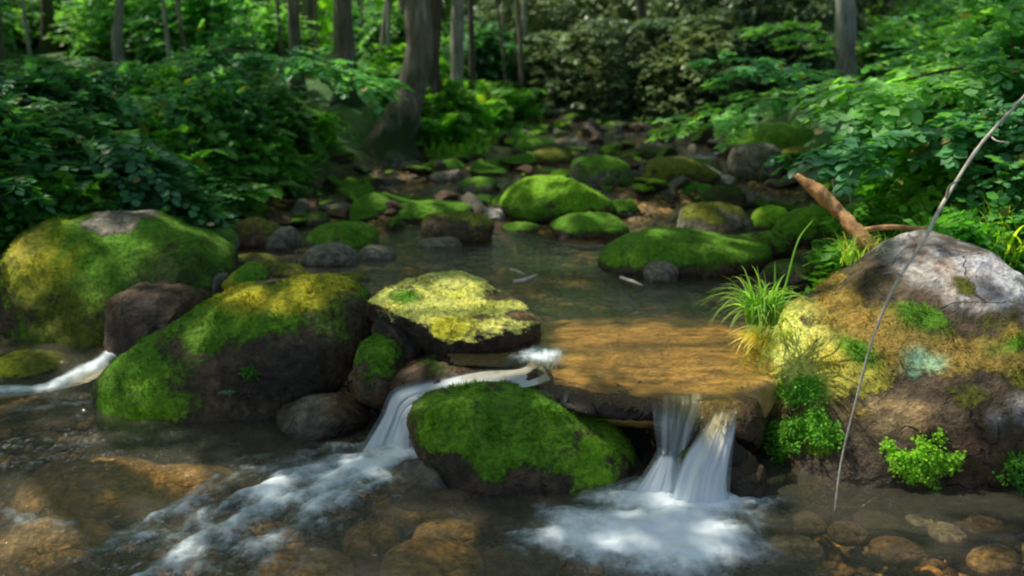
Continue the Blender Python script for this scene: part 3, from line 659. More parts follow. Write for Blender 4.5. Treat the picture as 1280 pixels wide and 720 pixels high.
# gravel: one mass of small stones
ac = Acc(); U, Fc = ico(2); cols = []; wets = []
for gi_ in range(6400):
    if gi_ >= 5200: y = rs.uniform(2.4, 3.25); x = rs.uniform(.75, 2.2)
    elif rs.random() < .6: y = rs.uniform(2.0, 4.2); x = rs.uniform(-2.6, 2.2)
    else: y = rs.uniform(3.4, 8.5); x = rs.uniform(-2.6, 2.2)
    if y > float(y_lip(x)) and y < 5.4 and rs.random() < .8: continue
    if x > float(x_right(y)) - .1 or x < float(x_left(y)) + .1: continue
    if y > 3.25 and x > 1.0 and y < 4.2: continue
    if y > float(y_lip(x)) - .12 and y < float(y_lip(x)) + .1: continue
    r = .008 + .036*rs.random()**3
    V = U*np.array([1, rs.uniform(.6,1), rs.uniform(.35,.7)])*r*(1+.16*perlin(U*1.7+rs.random()*50)[:,None])
    a = rs.uniform(0, 6.28); V = V@np.array([[math.cos(a), math.sin(a), 0],[-math.sin(a), math.cos(a), 0],[0,0,1]])
    ac.add(V + np.array([x, y, gz1(x, y) + r*.2]), Fc.ravel(), np.full(len(Fc), 3))
    c = [ROCKC['amber'], ROCKC['tan'], ROCKC['brown'], ROCKC['rust'], ROCKC['grey']][rs.choice(5, p=[.26,.2,.26,.2,.08])]; cols.append(np.tile(np.array(c)*rs.uniform(.4,1.2), (len(U),1)))
cols = np.concatenate(cols)
link('gravel', ac.mesh('gravel', True, {'moss': np.full(len(cols), -.5), 'moss_col': cols, 'rock_col': cols, 'wet': np.zeros(len(cols))}), M_ROCK, kind='stuff', label='brown and amber gravel covering the stream bed', cat='gravel')

# ------------------------------------------------------------------ water
def seg_dist(x, y, P):
    """distance to and arc position along a polyline"""
    P = np.asarray(P); best = np.full(x.shape, 1e9); arc = np.zeros(x.shape); side = np.zeros(x.shape); acc = 0
    for a, b in zip(P[:-1], P[1:]):
        e = b - a; L = np.linalg.norm(e); t = np.clip(((x-a[0])*e[0] + (y-a[1])*e[1])/L**2, 0, 1)
        dx = x-(a[0]+e[0]*t); dy = y-(a[1]+e[1]*t); d = np.hypot(dx, dy); m = d < best
        sd = (e[0]*dy - e[1]*dx)/L
        best = np.where(m, d, best); arc = np.where(m, acc + t*L, arc); side = np.where(m, sd, side); acc += L
    return best, arc, side, acc
wx = np.arange(-3.2, 2.7, .0105); wy = np.arange(1.2, 4.75, .0105)
X, Y = np.meshgrid(wx, wy); p3 = np.stack([X, Y, np.zeros_like(X)], -1).reshape(-1, 3)
foam = np.zeros(X.shape); chop = np.full(X.shape, .22)
flowx = X.copy(); flowy = Y.copy(); streak = np.zeros(X.shape)
def Pz(L, z=0.): return [at_z(a, b, z)[:2] for a, b in L]
pl = Pz([(540,560),(470,578),(400,598),(340,632),(290,672),(230,715),(170,760)])
d, arc, side, tot = seg_dist(X, Y, pl); t = arc/tot
wid = .13 + .27*t
f = np.exp(-(d/wid)**2)*(1.15 - .72*t); foam = np.maximum(foam, f); chop = np.maximum(chop, np.exp(-(d/(wid*2))**2)*1.0)
m = np.exp(-(d/(wid*1.6))**2); streak += m*fbm(np.stack([arc.ravel()*4.5, side.ravel()*15/(1+t.ravel()), Y.ravel()*1.5], 1), 4).reshape(X.shape)*.95; flm = m
c = at_z(815, 672, 0); q = np.hypot((X-c[0])/.36, (Y-c[1])/.25) + fbm(p3*4., 4).reshape(X.shape)*.35; f = np.exp(-q**2.6)*1.35; foam = np.maximum(foam, f); chop = np.maximum(chop, np.exp(-(q*.6)**2))
c2 = at_z(850, 628, 0); q2 = np.hypot((X-c2[0])/.30, (Y-c2[1])/.16); foam = np.maximum(foam, np.exp(-q2**2)*1.4)
m = np.exp(-(q*.8)**2); calm = 1-m*.85; rad = np.hypot(X-c2[0], Y-c2[1]-.06); ang = np.arctan2(Y-c2[1]-.06, X-c2[0])
streak += m*(fbm(np.stack([np.cos(ang).ravel()*5, np.sin(ang).ravel()*5, rad.ravel()*5], 1), 4).reshape(X.shape)*.35 + fbm(p3*np.array([6,9,1.]), 3).reshape(X.shape)*.3)
for L, w0, am in [([(190,440),(130,470),(60,488),(-40,494)], .06, .95), ([(160,500),(90,505),(20,515)], .05, .5), ([(470,520),(430,532),(400,540)], .045, .7), ([(640,668),(690,662)], .05, .5), ([(-40,625),(30,650),(90,655)], .05,.42), ([(150,668),(220,640),(262,600)], .05,.5), ([(120,690),(200,668),(300,640)], .05,.5), ([(20,575),(70,560),(120,552)], .05,.38), ([(150,545),(90,540)], .04,.35), ([(330,600),(300,580),(350,565)], .05,.4), ([(430,640),(380,665),(330,700)], .06,.45), ([(560,560),(600,575)], .03,.3)]:
    d, arc, side, tot = seg_dist(X, Y, Pz(L)); foam = np.maximum(foam, np.exp(-(d/w0)**2)*am); chop = np.maximum(chop, np.exp(-(d/(w0*2.5))**2)*.6)
for cpx, cpy, cr in [(200,640,.5),(40,640,.4),(300,560,.4)]:
    c3 = at_z(cpx, cpy, 0); chop = np.maximum(chop, .6*np.exp(-(np.hypot((X-c3[0])/cr, (Y-c3[1])/(cr*.7)))**2))
c3 = at_z(80, 560, 0); chop = np.maximum(chop, np.exp(-(np.hypot((X-c3[0])/.42, (Y-c3[1])/.28))**2)*2.2)
foam = np.clip(foam + streak*np.clip(foam*2.5, 0, 1)*np.clip(1.6-foam, .25, 1), 0, 2)
Zw = (fbm(p3*3.5, 2).reshape(X.shape)*.010 + fbm(p3*np.array([9.,13.,1.]), 3).reshape(X.shape)*(.004 + .016*chop) + streak*.018 + np.clip(foam,0,1)*.02)
# the left inflow drops a little at the back
hgt = sstep(3.95, 4.35, Y)*sstep(-1.2, -1.5, X)*.09
link('lower_pool_water', grid_mesh('lower_pool_water', X, Y, Zw + hgt, {'foam': foam.ravel(), 'chop': chop.ravel(), 'flow': np.stack([flowx.ravel(), flowy.ravel(), np.zeros(X.size)], 1)}), mat_water('pool_water', (.94,.87,.70), 1.2, 1.6), kind='structure')

wx = np.arange(-3.2, 3.0, .0165); wy = np.concatenate([np.arange(2.75, 4.2, .012), np.arange(4.2, 13.5, .022)])
X, Y = np.meshgrid(wx, wy); p3 = np.stack([X, Y, np.zeros_like(X)], -1).reshape(-1, 3)
wz = water_z(Y) + fbm(p3*np.array([4.,6.,1.]), 2).reshape(X.shape)*.009 + fbm(p3*np.array([9.,20.,1.]), 3).reshape(X.shape)*.004*(1+2*sstep(5.7,7,Y))
yl = y_lip(X) + .025*fbm(p3*np.array([5.,0,1.]), 3).reshape(X.shape); inlip = sstep(.06, .12, X)*sstep(.92, .84, X)
dq = np.clip(-(Y - yl + .03), 0, .2)/.2
wz = wz - inlip*(1 - np.sqrt(np.clip(1 - dq**2, 0, 1)))*.17 + inlip*dq*fbm(np.stack([X.ravel()*32, Y.ravel()*4, Y.ravel()*0], 1), 3).reshape(X.shape)*.018
riff = sstep(5.8, 7.0, Y)*.45 + .0*X
fo = riff*sstep(.0, .5, fbm(p3*1.7+9, 3).reshape(X.shape)) + np.exp(-(np.hypot((X-.1)/.10, (Y-3.55)/.14))**2)*.9
fo = fo + inlip*sstep(.15,.9,dq)*np.clip(.12 + fbm(np.stack([X.ravel()*26, Y.ravel()*3, Y.ravel()*0], 1), 3).reshape(X.shape)*.9, 0, .8)
tw = at_z(690, 350, .32); gp = at_z(810, 430, .32); ch = .16 + .3*np.exp(-(np.hypot((X-gp[0])/.5, (Y-gp[1])/.4))**2) + riff + np.exp(-(np.hypot((X-tw[0])/.5, (Y-tw[1])/.25))**2)*.5
ok = (Y > yl - .10 - .11*(inlip > .5)) & (X > np.interp(Y, [3.3,3.6,3.9,4.2,4.5,5,6], [-.2,-.28,-.40,-.55,-.95,-1.5,-2.4])) & (X < x_right(Y) + .2) & (X > x_left(Y)-.3)
ny, nx = X.shape; i = (np.arange(ny-1)[:, None]*nx + np.arange(nx-1)[None]); keep = ok[:-1,:-1] & ok[1:,:-1] & ok[:-1,1:] & ok[1:,1:]
Q = np.stack([i, i+1, i+nx+1, i+nx], -1)[keep]; used = np.unique(Q); remap = np.full(nx*ny, -1); remap[used] = np.arange(len(used))
link('upper_pool_water', make_mesh('upper_pool_water', np.stack([X, Y, wz], -1).reshape(-1,3)[used], remap[Q].ravel(), np.full(len(Q), 4), True,
     {'foam': fo.ravel()[used], 'chop': ch.ravel()[used], 'flow': np.stack([X.ravel()*2, Y.ravel(), np.zeros(X.size)], 1)[used]}), mat_water('upper_water', (.93,.84,.64), 1.3, 1.7, .05, (.3,.25,.12)), kind='structure')

def fall(label, lines, mat, nu=40, nv=60, amp=.012, name='waterfall', edge=.12, fadetop=.0, fadebot=.0, bulge=.0):
    """sheet of falling water: lines = list of (left point, right point) from the lip to the foot"""
    A = spline([l[0] for l in lines], nv); B = spline([l[1] for l in lines], nv)
    u = np.linspace(0, 1, nu); v = np.linspace(0, 1, nv); Ug, Vg = np.meshgrid(u, v)
    Pt = A[:, None]*(1-u)[None, :, None] + B[:, None]*u[None, :, None]
    wd = np.linalg.norm(B-A, axis=1).mean(); ln = np.linalg.norm(np.diff(A, axis=0), axis=1).sum()
    n = fbm(np.stack([Ug.ravel()*wd*20, Vg.ravel()*ln*2.2, Ug.ravel()*0+len(label)], 1), 3).reshape(Ug.shape)
    Pt[..., 1] -= n*amp*2 + bulge*np.sin(Ug*math.pi); Pt[..., 2] += n*amp
    ed = np.minimum(sstep(0, edge, Ug + n*.12), sstep(0, edge, 1-Ug + n*.12))
    if fadetop: ed = ed*sstep(0, fadetop, Vg + n*.1)
    if fadebot: ed = ed*sstep(0, fadebot, 1-Vg + n*.1)
    i = np.arange(nv-1)[:, None]*nu + np.arange(nu-1)[None]; Q = np.stack([i, i+1, i+nu+1, i+nu], -1).reshape(-1)
    V, base = recentre(Pt.reshape(-1, 3))
    link(name, make_mesh(name, V, Q, np.full((nv-1)*(nu-1), 4), True, {'flow': np.stack([Ug.ravel()*wd*3.2, Vg.ravel()*ln*1.2, Ug.ravel()*0], 1), 'foam': ed.ravel()*.75}), mat, None, label, 'waterfall', loc=base)
FD = mat_fall('falling_water_dense', .92); FT = mat_fall('falling_water_thin', .2); FC = mat_fall('sliding_water', .62)
pt = at_y
fall('narrow bright waterfall pouring beside the huge right boulder', [(pt(886,502,3.2), pt(926,502,3.2)), (pt(882,524,3.09), pt(922,524,3.08)), (pt(868,548,3.01), pt(918,550,2.98)), (pt(850,580,2.95), pt(914,584,2.93)), (pt(838,612,2.92), pt(912,618,2.90)), (pt(830,644,2.90), pt(910,648,2.88))], FD, bulge=.03, fadetop=.3, edge=.2)
fall('thin veil of falling water in the dark gap under the rock ledge', [(pt(814,490,3.24), pt(884,490,3.22)), (pt(815,502,3.16), pt(884,502,3.13)), (pt(817,530,3.12), pt(872,534,3.10)), (pt(820,570,3.09), pt(860,575,3.07)), (pt(806,620,3.03), pt(860,628,3.02))], FT, 60, 70, bulge=.015, fadetop=.08, edge=.2)
fall('lower step of foaming water below the thin veil', [(pt(822,560,3.05), pt(850,560,3.05)), (pt(808,585,3.0), pt(856,588,2.99)), (pt(770,632,2.93), pt(872,640,2.92))], FD, 30, 30, fadetop=.5, edge=.35, bulge=.03)
fall('curved white chute sliding left along the top of the midstream boulder', [(pt(690,478,3.36), pt(668,440,3.62)), (pt(664,484,3.33), pt(650,458,3.55)), (pt(610,492,3.36), pt(598,462,3.52)), (pt(555,507,3.37), pt(543,474,3.5)), (pt(524,522,3.36), pt(492,486,3.47)), (pt(512,545,3.34), pt(474,520,3.42)), (pt(515,572,3.30), pt(452,556,3.36)), (pt(525,592,3.22), pt(430,584,3.28))], FC, 50, 90, .01, fadebot=.1)
fall('small bright spout at the head of the left chute', [(pt(664,430,3.66), pt(716,434,3.60)), (pt(668,442,3.58), pt(706,448,3.54)), (pt(672,456,3.53), pt(694,462,3.50)), (pt(664,478,3.46), pt(692,480,3.42))], FC, 30, 34, .014, fadetop=.35, fadebot=.2, edge=.35)
fall('white rivulet running down behind the tilted boulder at left', [(pt(182,436,4.35), pt(176,430,4.42)), (pt(150,458,4.25), pt(140,446,4.35)), (pt(105,480,4.15), pt(95,466,4.25)), (pt(50,492,4.07), pt(45,480,4.18)), (pt(-10,500,4.03), pt(-10,488,4.12))], FC, 24, 60, .012)

# ------------------------------------------------------------------ plants
def sprays(rs, ctr, dirs, n_leaf, Lr, Wr, slen, acc, detail=1, flat=.8, droop=.2):
    """flat leafy twigs: two rows of leaves along each twig"""
    n = len(ctr); k = np.arange(n_leaf); t = (k + 1)/n_leaf
    d = dirs/np.linalg.norm(dirs, axis=1)[:, None]
    upv = np.array([0,0,1.]) + rs.normal(size=(n,3))*(1-flat)*.6
    s = np.cross(d, upv); s /= np.linalg.norm(s, axis=1)[:, None]; nn = np.cross(s, d)
    sl = slen*rs.uniform(.6,1.3,(n,1))
    P = ctr[:, None] + d[:, None]*(t[None, :, None]*sl[:, None]) - np.array([0,0,1.])*(t**2)[None, :, None]*sl[:, None]*droop
    sd = np.where(k % 2 == 0, 1, -1)[None, :, None]; sd = sd*np.where(k == n_leaf-1, .15, 1)[None, :, None]
    D = d[:, None]*.75 + s[:, None]*sd + rs.normal(size=(n, n_leaf, 3))*.18 - np.array([0,0,droop*.5])
    N = nn[:, None] + rs.normal(size=(n, n_leaf, 3))*.22*(2-flat)
    L = rs.uniform(.7,1.15,(n*n_leaf))*Lr
    leaves(acc, P.reshape(-1,3), D.reshape(-1,3), N.reshape(-1,3), L, L*Wr, detail, .25, .18)
def make_shrub(seed, R, H, n_spray, leaf, wr, slen, mat, name='shrub', flat=.85, n_leaf=9, shell=.55, detail=1, layers=0, low=.08, stem_mat=None, n_stem=14):
    rs = np.random.default_rng(seed); a = rs.uniform(0, 2*math.pi, n_spray); h = rs.random(n_spray)**.8
    if layers: h = (np.round(h*layers)+rs.normal(size=n_spray)*.1)/layers; h = np.clip(h, 0, 1)
    prof = np.sqrt(np.clip(1-(h*1.02-.35)**2/.55, .05, 1)); rad = R*prof*(shell + (1-shell)*rs.random(n_spray))*rs.uniform(.5,1.05,n_spray)
    lob = 1 + .3*np.sin(a*3+seed)*np.cos(h*5+seed)
    c = np.stack([np.cos(a)*rad*lob, np.sin(a)*rad*lob, low*H + h*H*(1-low)*(1+.12*np.sin(a*2+seed))], 1)
    d = np.stack([np.cos(a), np.sin(a), rs.normal(size=n_spray)*.25 + .15], 1) + rs.normal(size=(n_spray,3))*.35
    ac = Acc(); sprays(rs, c - d*slen*.5, d, n_leaf, leaf, wr, slen, ac, detail, flat)
    root = link(name, None)
    link('foliage', ac.mesh('foliage', True), mat, root)
    st = Acc()
    for i in rs.choice(n_spray, min(n_stem, n_spray), replace=False):
        b = np.array([rs.normal()*.05*R, rs.normal()*.05*R, -.15]); e = c[i]; m = b*.4 + e*.6 + np.array([0,0,.12*H]); m[:2] = e[:2]*.45
        st.add(*tube(spline([b, m, e], 10), np.linspace(.012, .003, 10)*(H**.5), 5))
    link('stem', st.mesh('stem'), stem_mat or M_TWIG, root)
    return root
def make_rhodo(seed, R, H, n_whorl):
    rs = np.random.default_rng(seed); a = rs.uniform(0, 2*math.pi, n_whorl); h = rs.random(n_whorl)
    prof = np.sqrt(np.clip(1-(h-.3)**2/.6, .05, 1)); rad = R*prof*(.6+.4*rs.random(n_whorl))*(1+.25*np.sin(3*a+seed))
    c = np.stack([np.cos(a)*rad, np.sin(a)*rad, h*H], 1); ac = Acc(); k = 9
    th = np.linspace(0, 2*math.pi, k, endpoint=False)[None] + rs.uniform(0, 6, (n_whorl,1))
    D = np.stack([np.cos(th), np.sin(th), -.15 + rs.normal(size=th.shape)*.55], -1) + (c*np.array([.5,.5,.1]))[:, None]/R
    N = np.broadcast_to(np.array([0,0,1.]), D.shape) + rs.normal(size=D.shape)*.25
    P = np.repeat(c[:, None], k, 1); L = rs.uniform(.07,.14,n_whorl*k)
    leaves(ac, P.reshape(-1,3), D.reshape(-1,3), N.reshape(-1,3), L, L*.17, 1, .2, .3)
    root = link('rhododendron', None); link('foliage', ac.mesh('foliage'), M_RHODO, root); st = Acc()
    for i in rs.choice(n_whorl, 26, replace=False):
        e = c[i]; b = np.array([rs.normal()*.1, rs.normal()*.1, -.2]); m = np.array([e[0]*.6+rs.normal()*.1, e[1]*.6+rs.normal()*.1, e[2]*.5])
        st.add(*tube(spline([b, m, e], 12), np.linspace(.022,.006,12), 6))
    link('stem', st.mesh('stem'), M_BARKDARK, root); return root
def make_fern(seed, n=11, L=.55):
    rs = np.random.default_rng(seed); ac = Acc(); st = Acc()
    for i in range(n):
        a = i/n*6.28 + rs.normal()*.25; l = L*rs.uniform(.7,1.1); t = np.linspace(0, 1, 22)
        x = t*l*.85; z = l*.75*np.sin(t*2.0)*(.85) - t*t*l*.15
        P = np.stack([np.cos(a)*x, np.sin(a)*x, z], 1); T = np.gradient(P, axis=0); T /= np.linalg.norm(T, axis=1)[:, None]
        S = np.stack([-np.sin(a)+0*t, np.cos(a)+0*t, 0*t], 1); N = np.cross(T, S)*-1
        w = l*.2*np.sin(np.clip(t*1.05,0,1)*math.pi)**.7
        for sg in (1, -1): leaves(ac, P[2:-1], (S*sg + T*.35 - np.array([0,0,.15]))[2:-1], N[2:-1], w[2:-1]+.012, .014*np.ones(19)*l/.55, 1, .1, .15)
        st.add(*tube(P, np.linspace(.004,.001,22), 4))
    root = link('fern', None); link('frond', ac.mesh('frond'), M_FERN, root); link('stem', st.mesh('stem'), M_TWIG, root); return root
def make_grass(name, n, L, spreadr, seed, mat, lean=(0,0), wid=.0035, arch=1.0, up=.75):
    rs = np.random.default_rng(seed); K = 10; t = np.linspace(0, 1, K)
    V = []; 
    for i in range(n):
        a = rs.uniform(0, 6.28); l = L*rs.uniform(.45,1.1); r0 = spreadr*math.sqrt(rs.random()); a0 = rs.uniform(0,6.28)
        b = np.array([math.cos(a0)*r0, math.sin(a0)*r0, -.02]); out = rs.uniform(.25,1.0)*arch
        hx = l*out*(t**1.5)*.75; hz = l*(up*t*1.25 - out*.75*t**2.6)
        P = b + np.stack([math.cos(a)*hx + lean[0]*l*t**1.5, math.sin(a)*hx + lean[1]*l*t**1.5, hz], 1)
        S = np.array([-math.sin(a), math.cos(a), 0]) + rs.normal(size=3)*.25; w = wid*rs.uniform(.7,1.4)*(1-t**2.2)*(.6+.4*np.minimum(1,t*4)) + .0004
        V.append(np.stack([P - S*w[:,None], P + S*w[:,None]], 1).reshape(-1,3))
    V = np.concatenate(V); i = (np.arange(n)[:,None]*2*K + np.arange(K-1)[None]*2)[...,None] + np.array([0,1,3,2]); 
    return make_mesh(name, V, i.reshape(-1), np.full(n*(K-1), 4), True)

# prototypes
PROTO = {}
for k in range(3):
    PROTO['broad', k] = make_shrub(100+k, .62, .8, 430, .078, .32, .26, M_BROAD, layers=6, n_leaf=10)
    PROTO['maple', k] = make_shrub(200+k, .75, 1.4, 300, .08, .42, .4, M_MAPLE, 'sapling', .95, 10, .35, layers=7, low=.2)
    PROTO['small', k] = make_shrub(300+k, .34, .42, 170, .07, .34, .16, M_FERN, 'herb', .85, 7, .3, low=.02)
    PROTO['rhodo', k] = make_rhodo(400+k, 1.0, 1.7, 760)
    PROTO['fern', k] = make_fern(450+k)
used = set(); seq = [0]
LAB = {}
def put(kind, x, y, s=1., sz=None, label='', group=None, cat='shrub', z=None):
    seq[0] += 1; k = seq[0] % 3; src = PROTO[kind, k]
    o = src if (kind, k) not in used else dup_tree(src)
    used.add((kind, k)); sz = sz or s
    o.location = (x, y, (gz1(x, y) if z is None else z) - .04); o.scale = (s, s, sz); o.rotation_euler = (0, 0, random.uniform(0, 6.28))
    o['label'] = label; o['category'] = cat
    if group: o['group'] = group
    elif 'group' in o: del o['group']
    return o
def put_px(kind, px, py, y, **kw):
    p = at_y(px, py, y); return put(kind, p[0], y, **kw)

# left bank undergrowth
rs = np.random.default_rng(21)
def region(kind, boxpx, ys, n, smin, smax, label, group, cat='shrub', zr=(.8,1.2)):
    for _ in range(n):
        y = rs.uniform(*ys); px = rs.uniform(*boxpx); x = (px-640)/F*(y*CP + .25)
        if float(x_left(y))+.12 < x < float(x_right(y)) - .1: 
            x = float(x_left(y))-.1 if (x - float(x_left(y))) < (float(x_right(y)) - x) else float(x_right(y)) + .15
        if y < 9.4 and 410 < 640 + F*x/(y+.2) < 545: continue
        s = rs.uniform(smin, smax); put(kind, x, y, s, s*rs.uniform(*zr), label, group, cat)
region('broad', (-120,230), (5.3,7.2), 24, .7, 1.1, 'broad-leaved shrub in the thicket behind the huge left boulder', 'shrubs behind the huge left boulder', zr=(.55,.85))
region('broad', (180,430), (6.9,9.2), 16, .5, .75, 'dark broad-leaved shrub on the shaded bank left of the leaning tree', 'shrubs left of the leaning tree')
region('small', (180,470), (6.2,8.4), 26, .7, 1.3, 'low green herb carpeting the left bank edge', 'herbs along the left bank edge', 'herb')
region('small', (-40,200), (5.1,5.8), 10, .8, 1.3, 'low herb at the foot of the left thicket', 'herbs under the left thicket', 'herb')
region('fern', (480,660), (8.6,11.5), 30, .8, 1.25, 'green fern on the mossy bank right of the leaning tree', 'ferns right of the leaning tree', 'fern')
region('fern', (-60,470), (5.4,8.6), 26, .8, 1.35, 'dark fern on the left bank below the trees', 'ferns on the left bank', 'fern')
region('small', (490,680), (8.4,11.5), 24, .7, 1.2, 'low herb among the ferns on the mossy bank', 'herbs among the ferns', 'herb')
region('maple', (-150,440), (10.5,15), 14, .6, .9, 'slender sapling with flat layered leaves in the left forest', 'saplings in the left forest', 'sapling', (.7,1.1))
region('broad', (0,640), (11,17), 24, .7, 1.0, 'shrub under the trees deep in the left forest', 'shrubs deep in the left forest')
# centre: dark rhododendron thicket
for (px, y, s, sz) in [(650,13.6,1.0,1.0),(700,13.0,1.1,1.0),(760,12.6,1.15,1.15),(812,12.2,1.0,.85),(860,12.4,1.2,1.15),(900,12.6,1.0,1.0),(690,15.5,1.4,1.5),(780,15.2,1.3,1.6),(860,15.0,1.3,1.5),(925,13.8,1.3,1.6),(960,12.5,1.0,1.3),(620,16.5,1.2,1.3),(740,14.2,1.1,1.4),(1000,14.5,1.4,1.7),(1060,13.5,1.3,1.5),(830,13.6,1.0,1.5)]:
    put('rhodo', (px-640)/F*(y+.2), y, s*.9, sz*(.62 if y < 13.3 else .78), 'dark grey-green rhododendron bush closing off the stream upstream', 'rhododendrons upstream', 'rhododendron')
# right bank
region('maple', (1130,1420), (6.4,9.0), 15, .6, .9, 'leafy green sapling in the dense right bank thicket', 'saplings of the right bank thicket', 'sapling', (.8,1.15))
region('broad', (1110,1450), (4.6,6.6), 15, .5, .8, 'bright leafy shrub above the huge right boulder', 'shrubs above the huge right boulder')
region('maple', (1150,1450), (5.2,7.0), 11, .55, .8, 'teal-leaved young maple overhanging the right bank', 'young maples over the right bank', 'sapling')
region('broad', (1070,1500), (9.5,13), 16, .8, 1.2, 'tall shrub at the back of the right bank', 'shrubs at the back of the right bank')
region('small', (1060,1400), (4.2,6.0), 22, .6, 1.0, 'low herb on the right bank behind the huge right boulder', 'herbs on the right bank', 'herb')
# overhanging sprays in front of the rhododendrons
def bough(label, pts, n, L, mat, seed, leaf=.078, wr=.4, name='leafy_branch', rad=.014, spr=.22):
    rs = np.random.default_rng(seed); P = spline(pts, 40); root = link(name, None, label=label, cat='branch', loc=P[0])
    root.name = name
    V, Fq, Cq = tube(P - P[0], np.linspace(rad, .003, 40), 6); link('stem', make_mesh('stem', V, Fq, Cq), M_TWIG, root)
    i = rs.integers(8, 40, n); T = np.gradient(P, axis=0)[i]; T /= np.linalg.norm(T, axis=1)[:, None]
    sd = np.cross(T, np.array([0,0,1.]))*rs.choice([-1,1], (n,1)); d = T*.6 + sd*rs.uniform(.3,1.1,(n,1)) + rs.normal(size=(n,3))*.12
    c = P[i] - P[0] + d*spr*rs.uniform(0,1.2,(n,1)) + rs.normal(size=(n,3))*np.array([.04,.04,.03])
    ac = Acc(); sprays(rs, c, d, 11, leaf, wr, L, ac, 1, .95, .25); link('foliage', ac.mesh('foliage'), mat, root)
bough('maple bough with bright flat leaves reaching over the stream from the right bank', [at_y(1150,130,7.6), at_y(1060,100,7.4), at_y(980,85,7.2), at_y(930,80,7.0)], 44, .28, M_MAPLE, 5)
bough('lower maple bough hanging over the round grey boulder', [at_y(1120,150,7.2), at_y(1020,120,7.1), at_y(950,125,7.0), at_y(885,148,6.9)], 44, .26, M_MAPLE, 6)
bough('top bough with light leaves beside the pale trunk at upper right', [at_y(1100,95,8.9), at_y(1040,60,8.9), at_y(1000,36,8.8), at_y(970,34,8.8)], 34, .26, M_MAPLE, 7)
bough('long green bough reaching left in front of the leaning tree', [at_y(280,62,8.0), at_y(340,70,7.8), at_y(400,82,7.6), at_y(456,100,7.5)], 70, .26, M_MAPLE, 8)
bough('low bough spreading over the top of the right bank thicket', [at_y(1320,60,5.6), at_y(1230,80,5.4), at_y(1150,95,5.3), at_y(1090,120,5.2)], 70, .26, M_MAPLE, 9)
bough('leafy bough drooping toward the red log', [at_y(1330,180,5.0), at_y(1240,160,4.9), at_y(1150,165,4.9), at_y(1050,185,4.9)], 70, .22, M_BROAD, 10)

# ------------------------------------------------------------------ trees and canopy
# px, y, width px at mid, lean (top px offset), bark, label
trees = [
 ('leaning tree with a thick mossy curved base at the left bank', [(478,232),(492,175),(515,110),(524,60),(522,0),(520,-200)], 8.9, [40,25,21,19,18,12], M_BARK),
 ('dark slender tree just behind the leaning tree', [(545,170),(542,90),(545,0),(550,-200)], 9.9, [12,10,9,6], M_BARKDARK),
 ('pale straight tree right of the leaning tree', [(572,165),(571,90),(573,0),(576,-200)], 10.4, [11,9,8.5,6], M_BARKPALE),
 ('thin dark tree beside the pale straight tree', [(588,160),(590,80),(588,0),(586,-200)], 11, [5,4.5,4,3], M_BARKDARK),
 ('broad brown twin-looking trunk left of the leaning tree', [(438,195),(434,110),(430,40),(428,0),(420,-200)], 9.6, [19,15,14,13,10], M_BARK),
 ('straight grey-green tree in the left forest', [(376,180),(372,100),(366,0),(360,-200)], 10.2, [10,9,8,6], M_BARK),
 ('dark straight tree standing alone in the left forest', [(268,170),(270,80),(271,0),(272,-200)], 10.8, [11,9.5,9,6], M_BARK),
 ('thin pale tree in the left forest with a crooked stem', [(148,180),(150,90),(146,50),(150,0),(152,-200)], 10, [8,7,7,6,4], M_BARKPALE),
 ('thin brown tree beside the crooked pale one', [(166,180),(160,80),(155,0),(150,-200)], 11.4, [5,4.5,4,3], M_BARK),
 ('tall tree with a pale upper trunk on the right bank', [(1062,200),(1058,110),(1057,40),(1056,0),(1054,-200)], 8.6, [17,15,14,13,9], M_BARKPALE),
 ('dark tree behind the right bank shrubs', [(955,120),(952,50),(948,0),(944,-200)], 12.5, [14,12,11,8], M_BARKDARK),
 ('twisted dark stem in the rhododendron thicket', [(806,150),(800,100),(812,50),(800,0),(790,-200)], 12.9, [9,7,6,6,4], M_BARKDARK),
 ('slim tree left of the leaning tree top', [(503,150),(503,60),(502,0),(500,-200)], 12, [7,6,6,4], M_BARK),
 ('faint grey tree far behind the ferns', [(630,130),(632,60),(633,0),(636,-200)], 15, [8,7,6,4], M_BARK),
 ('dim tree at the upper left corner of the forest', [(60,160),(62,80),(58,0),(50,-200)], 12.5, [10,9,8,6], M_BARKDARK),
 ('dim tree between the dark straight tree and the crooked pale one', [(206,150),(204,80),(208,0),(210,-200)], 14.5, [8,7,6,4], M_BARKDARK),
 ('slanting dark tree between the grey-green and the dark straight tree', [(330,160),(322,80),(318,0),(300,-200)], 13.5, [7,6,6,4], M_BARK),
 ('tree at the upper right edge of the frame', [(1232,110),(1226,40),(1222,0),(1215,-200)], 10.5, [11,9,8,6], M_BARKDARK),
 ('grey tree above the right bank shrubs near the pale trunk', [(1150,120),(1146,40),(1140,0),(1130,-200)], 12.5, [8,7,6,4], M_BARK),
]
TR = []
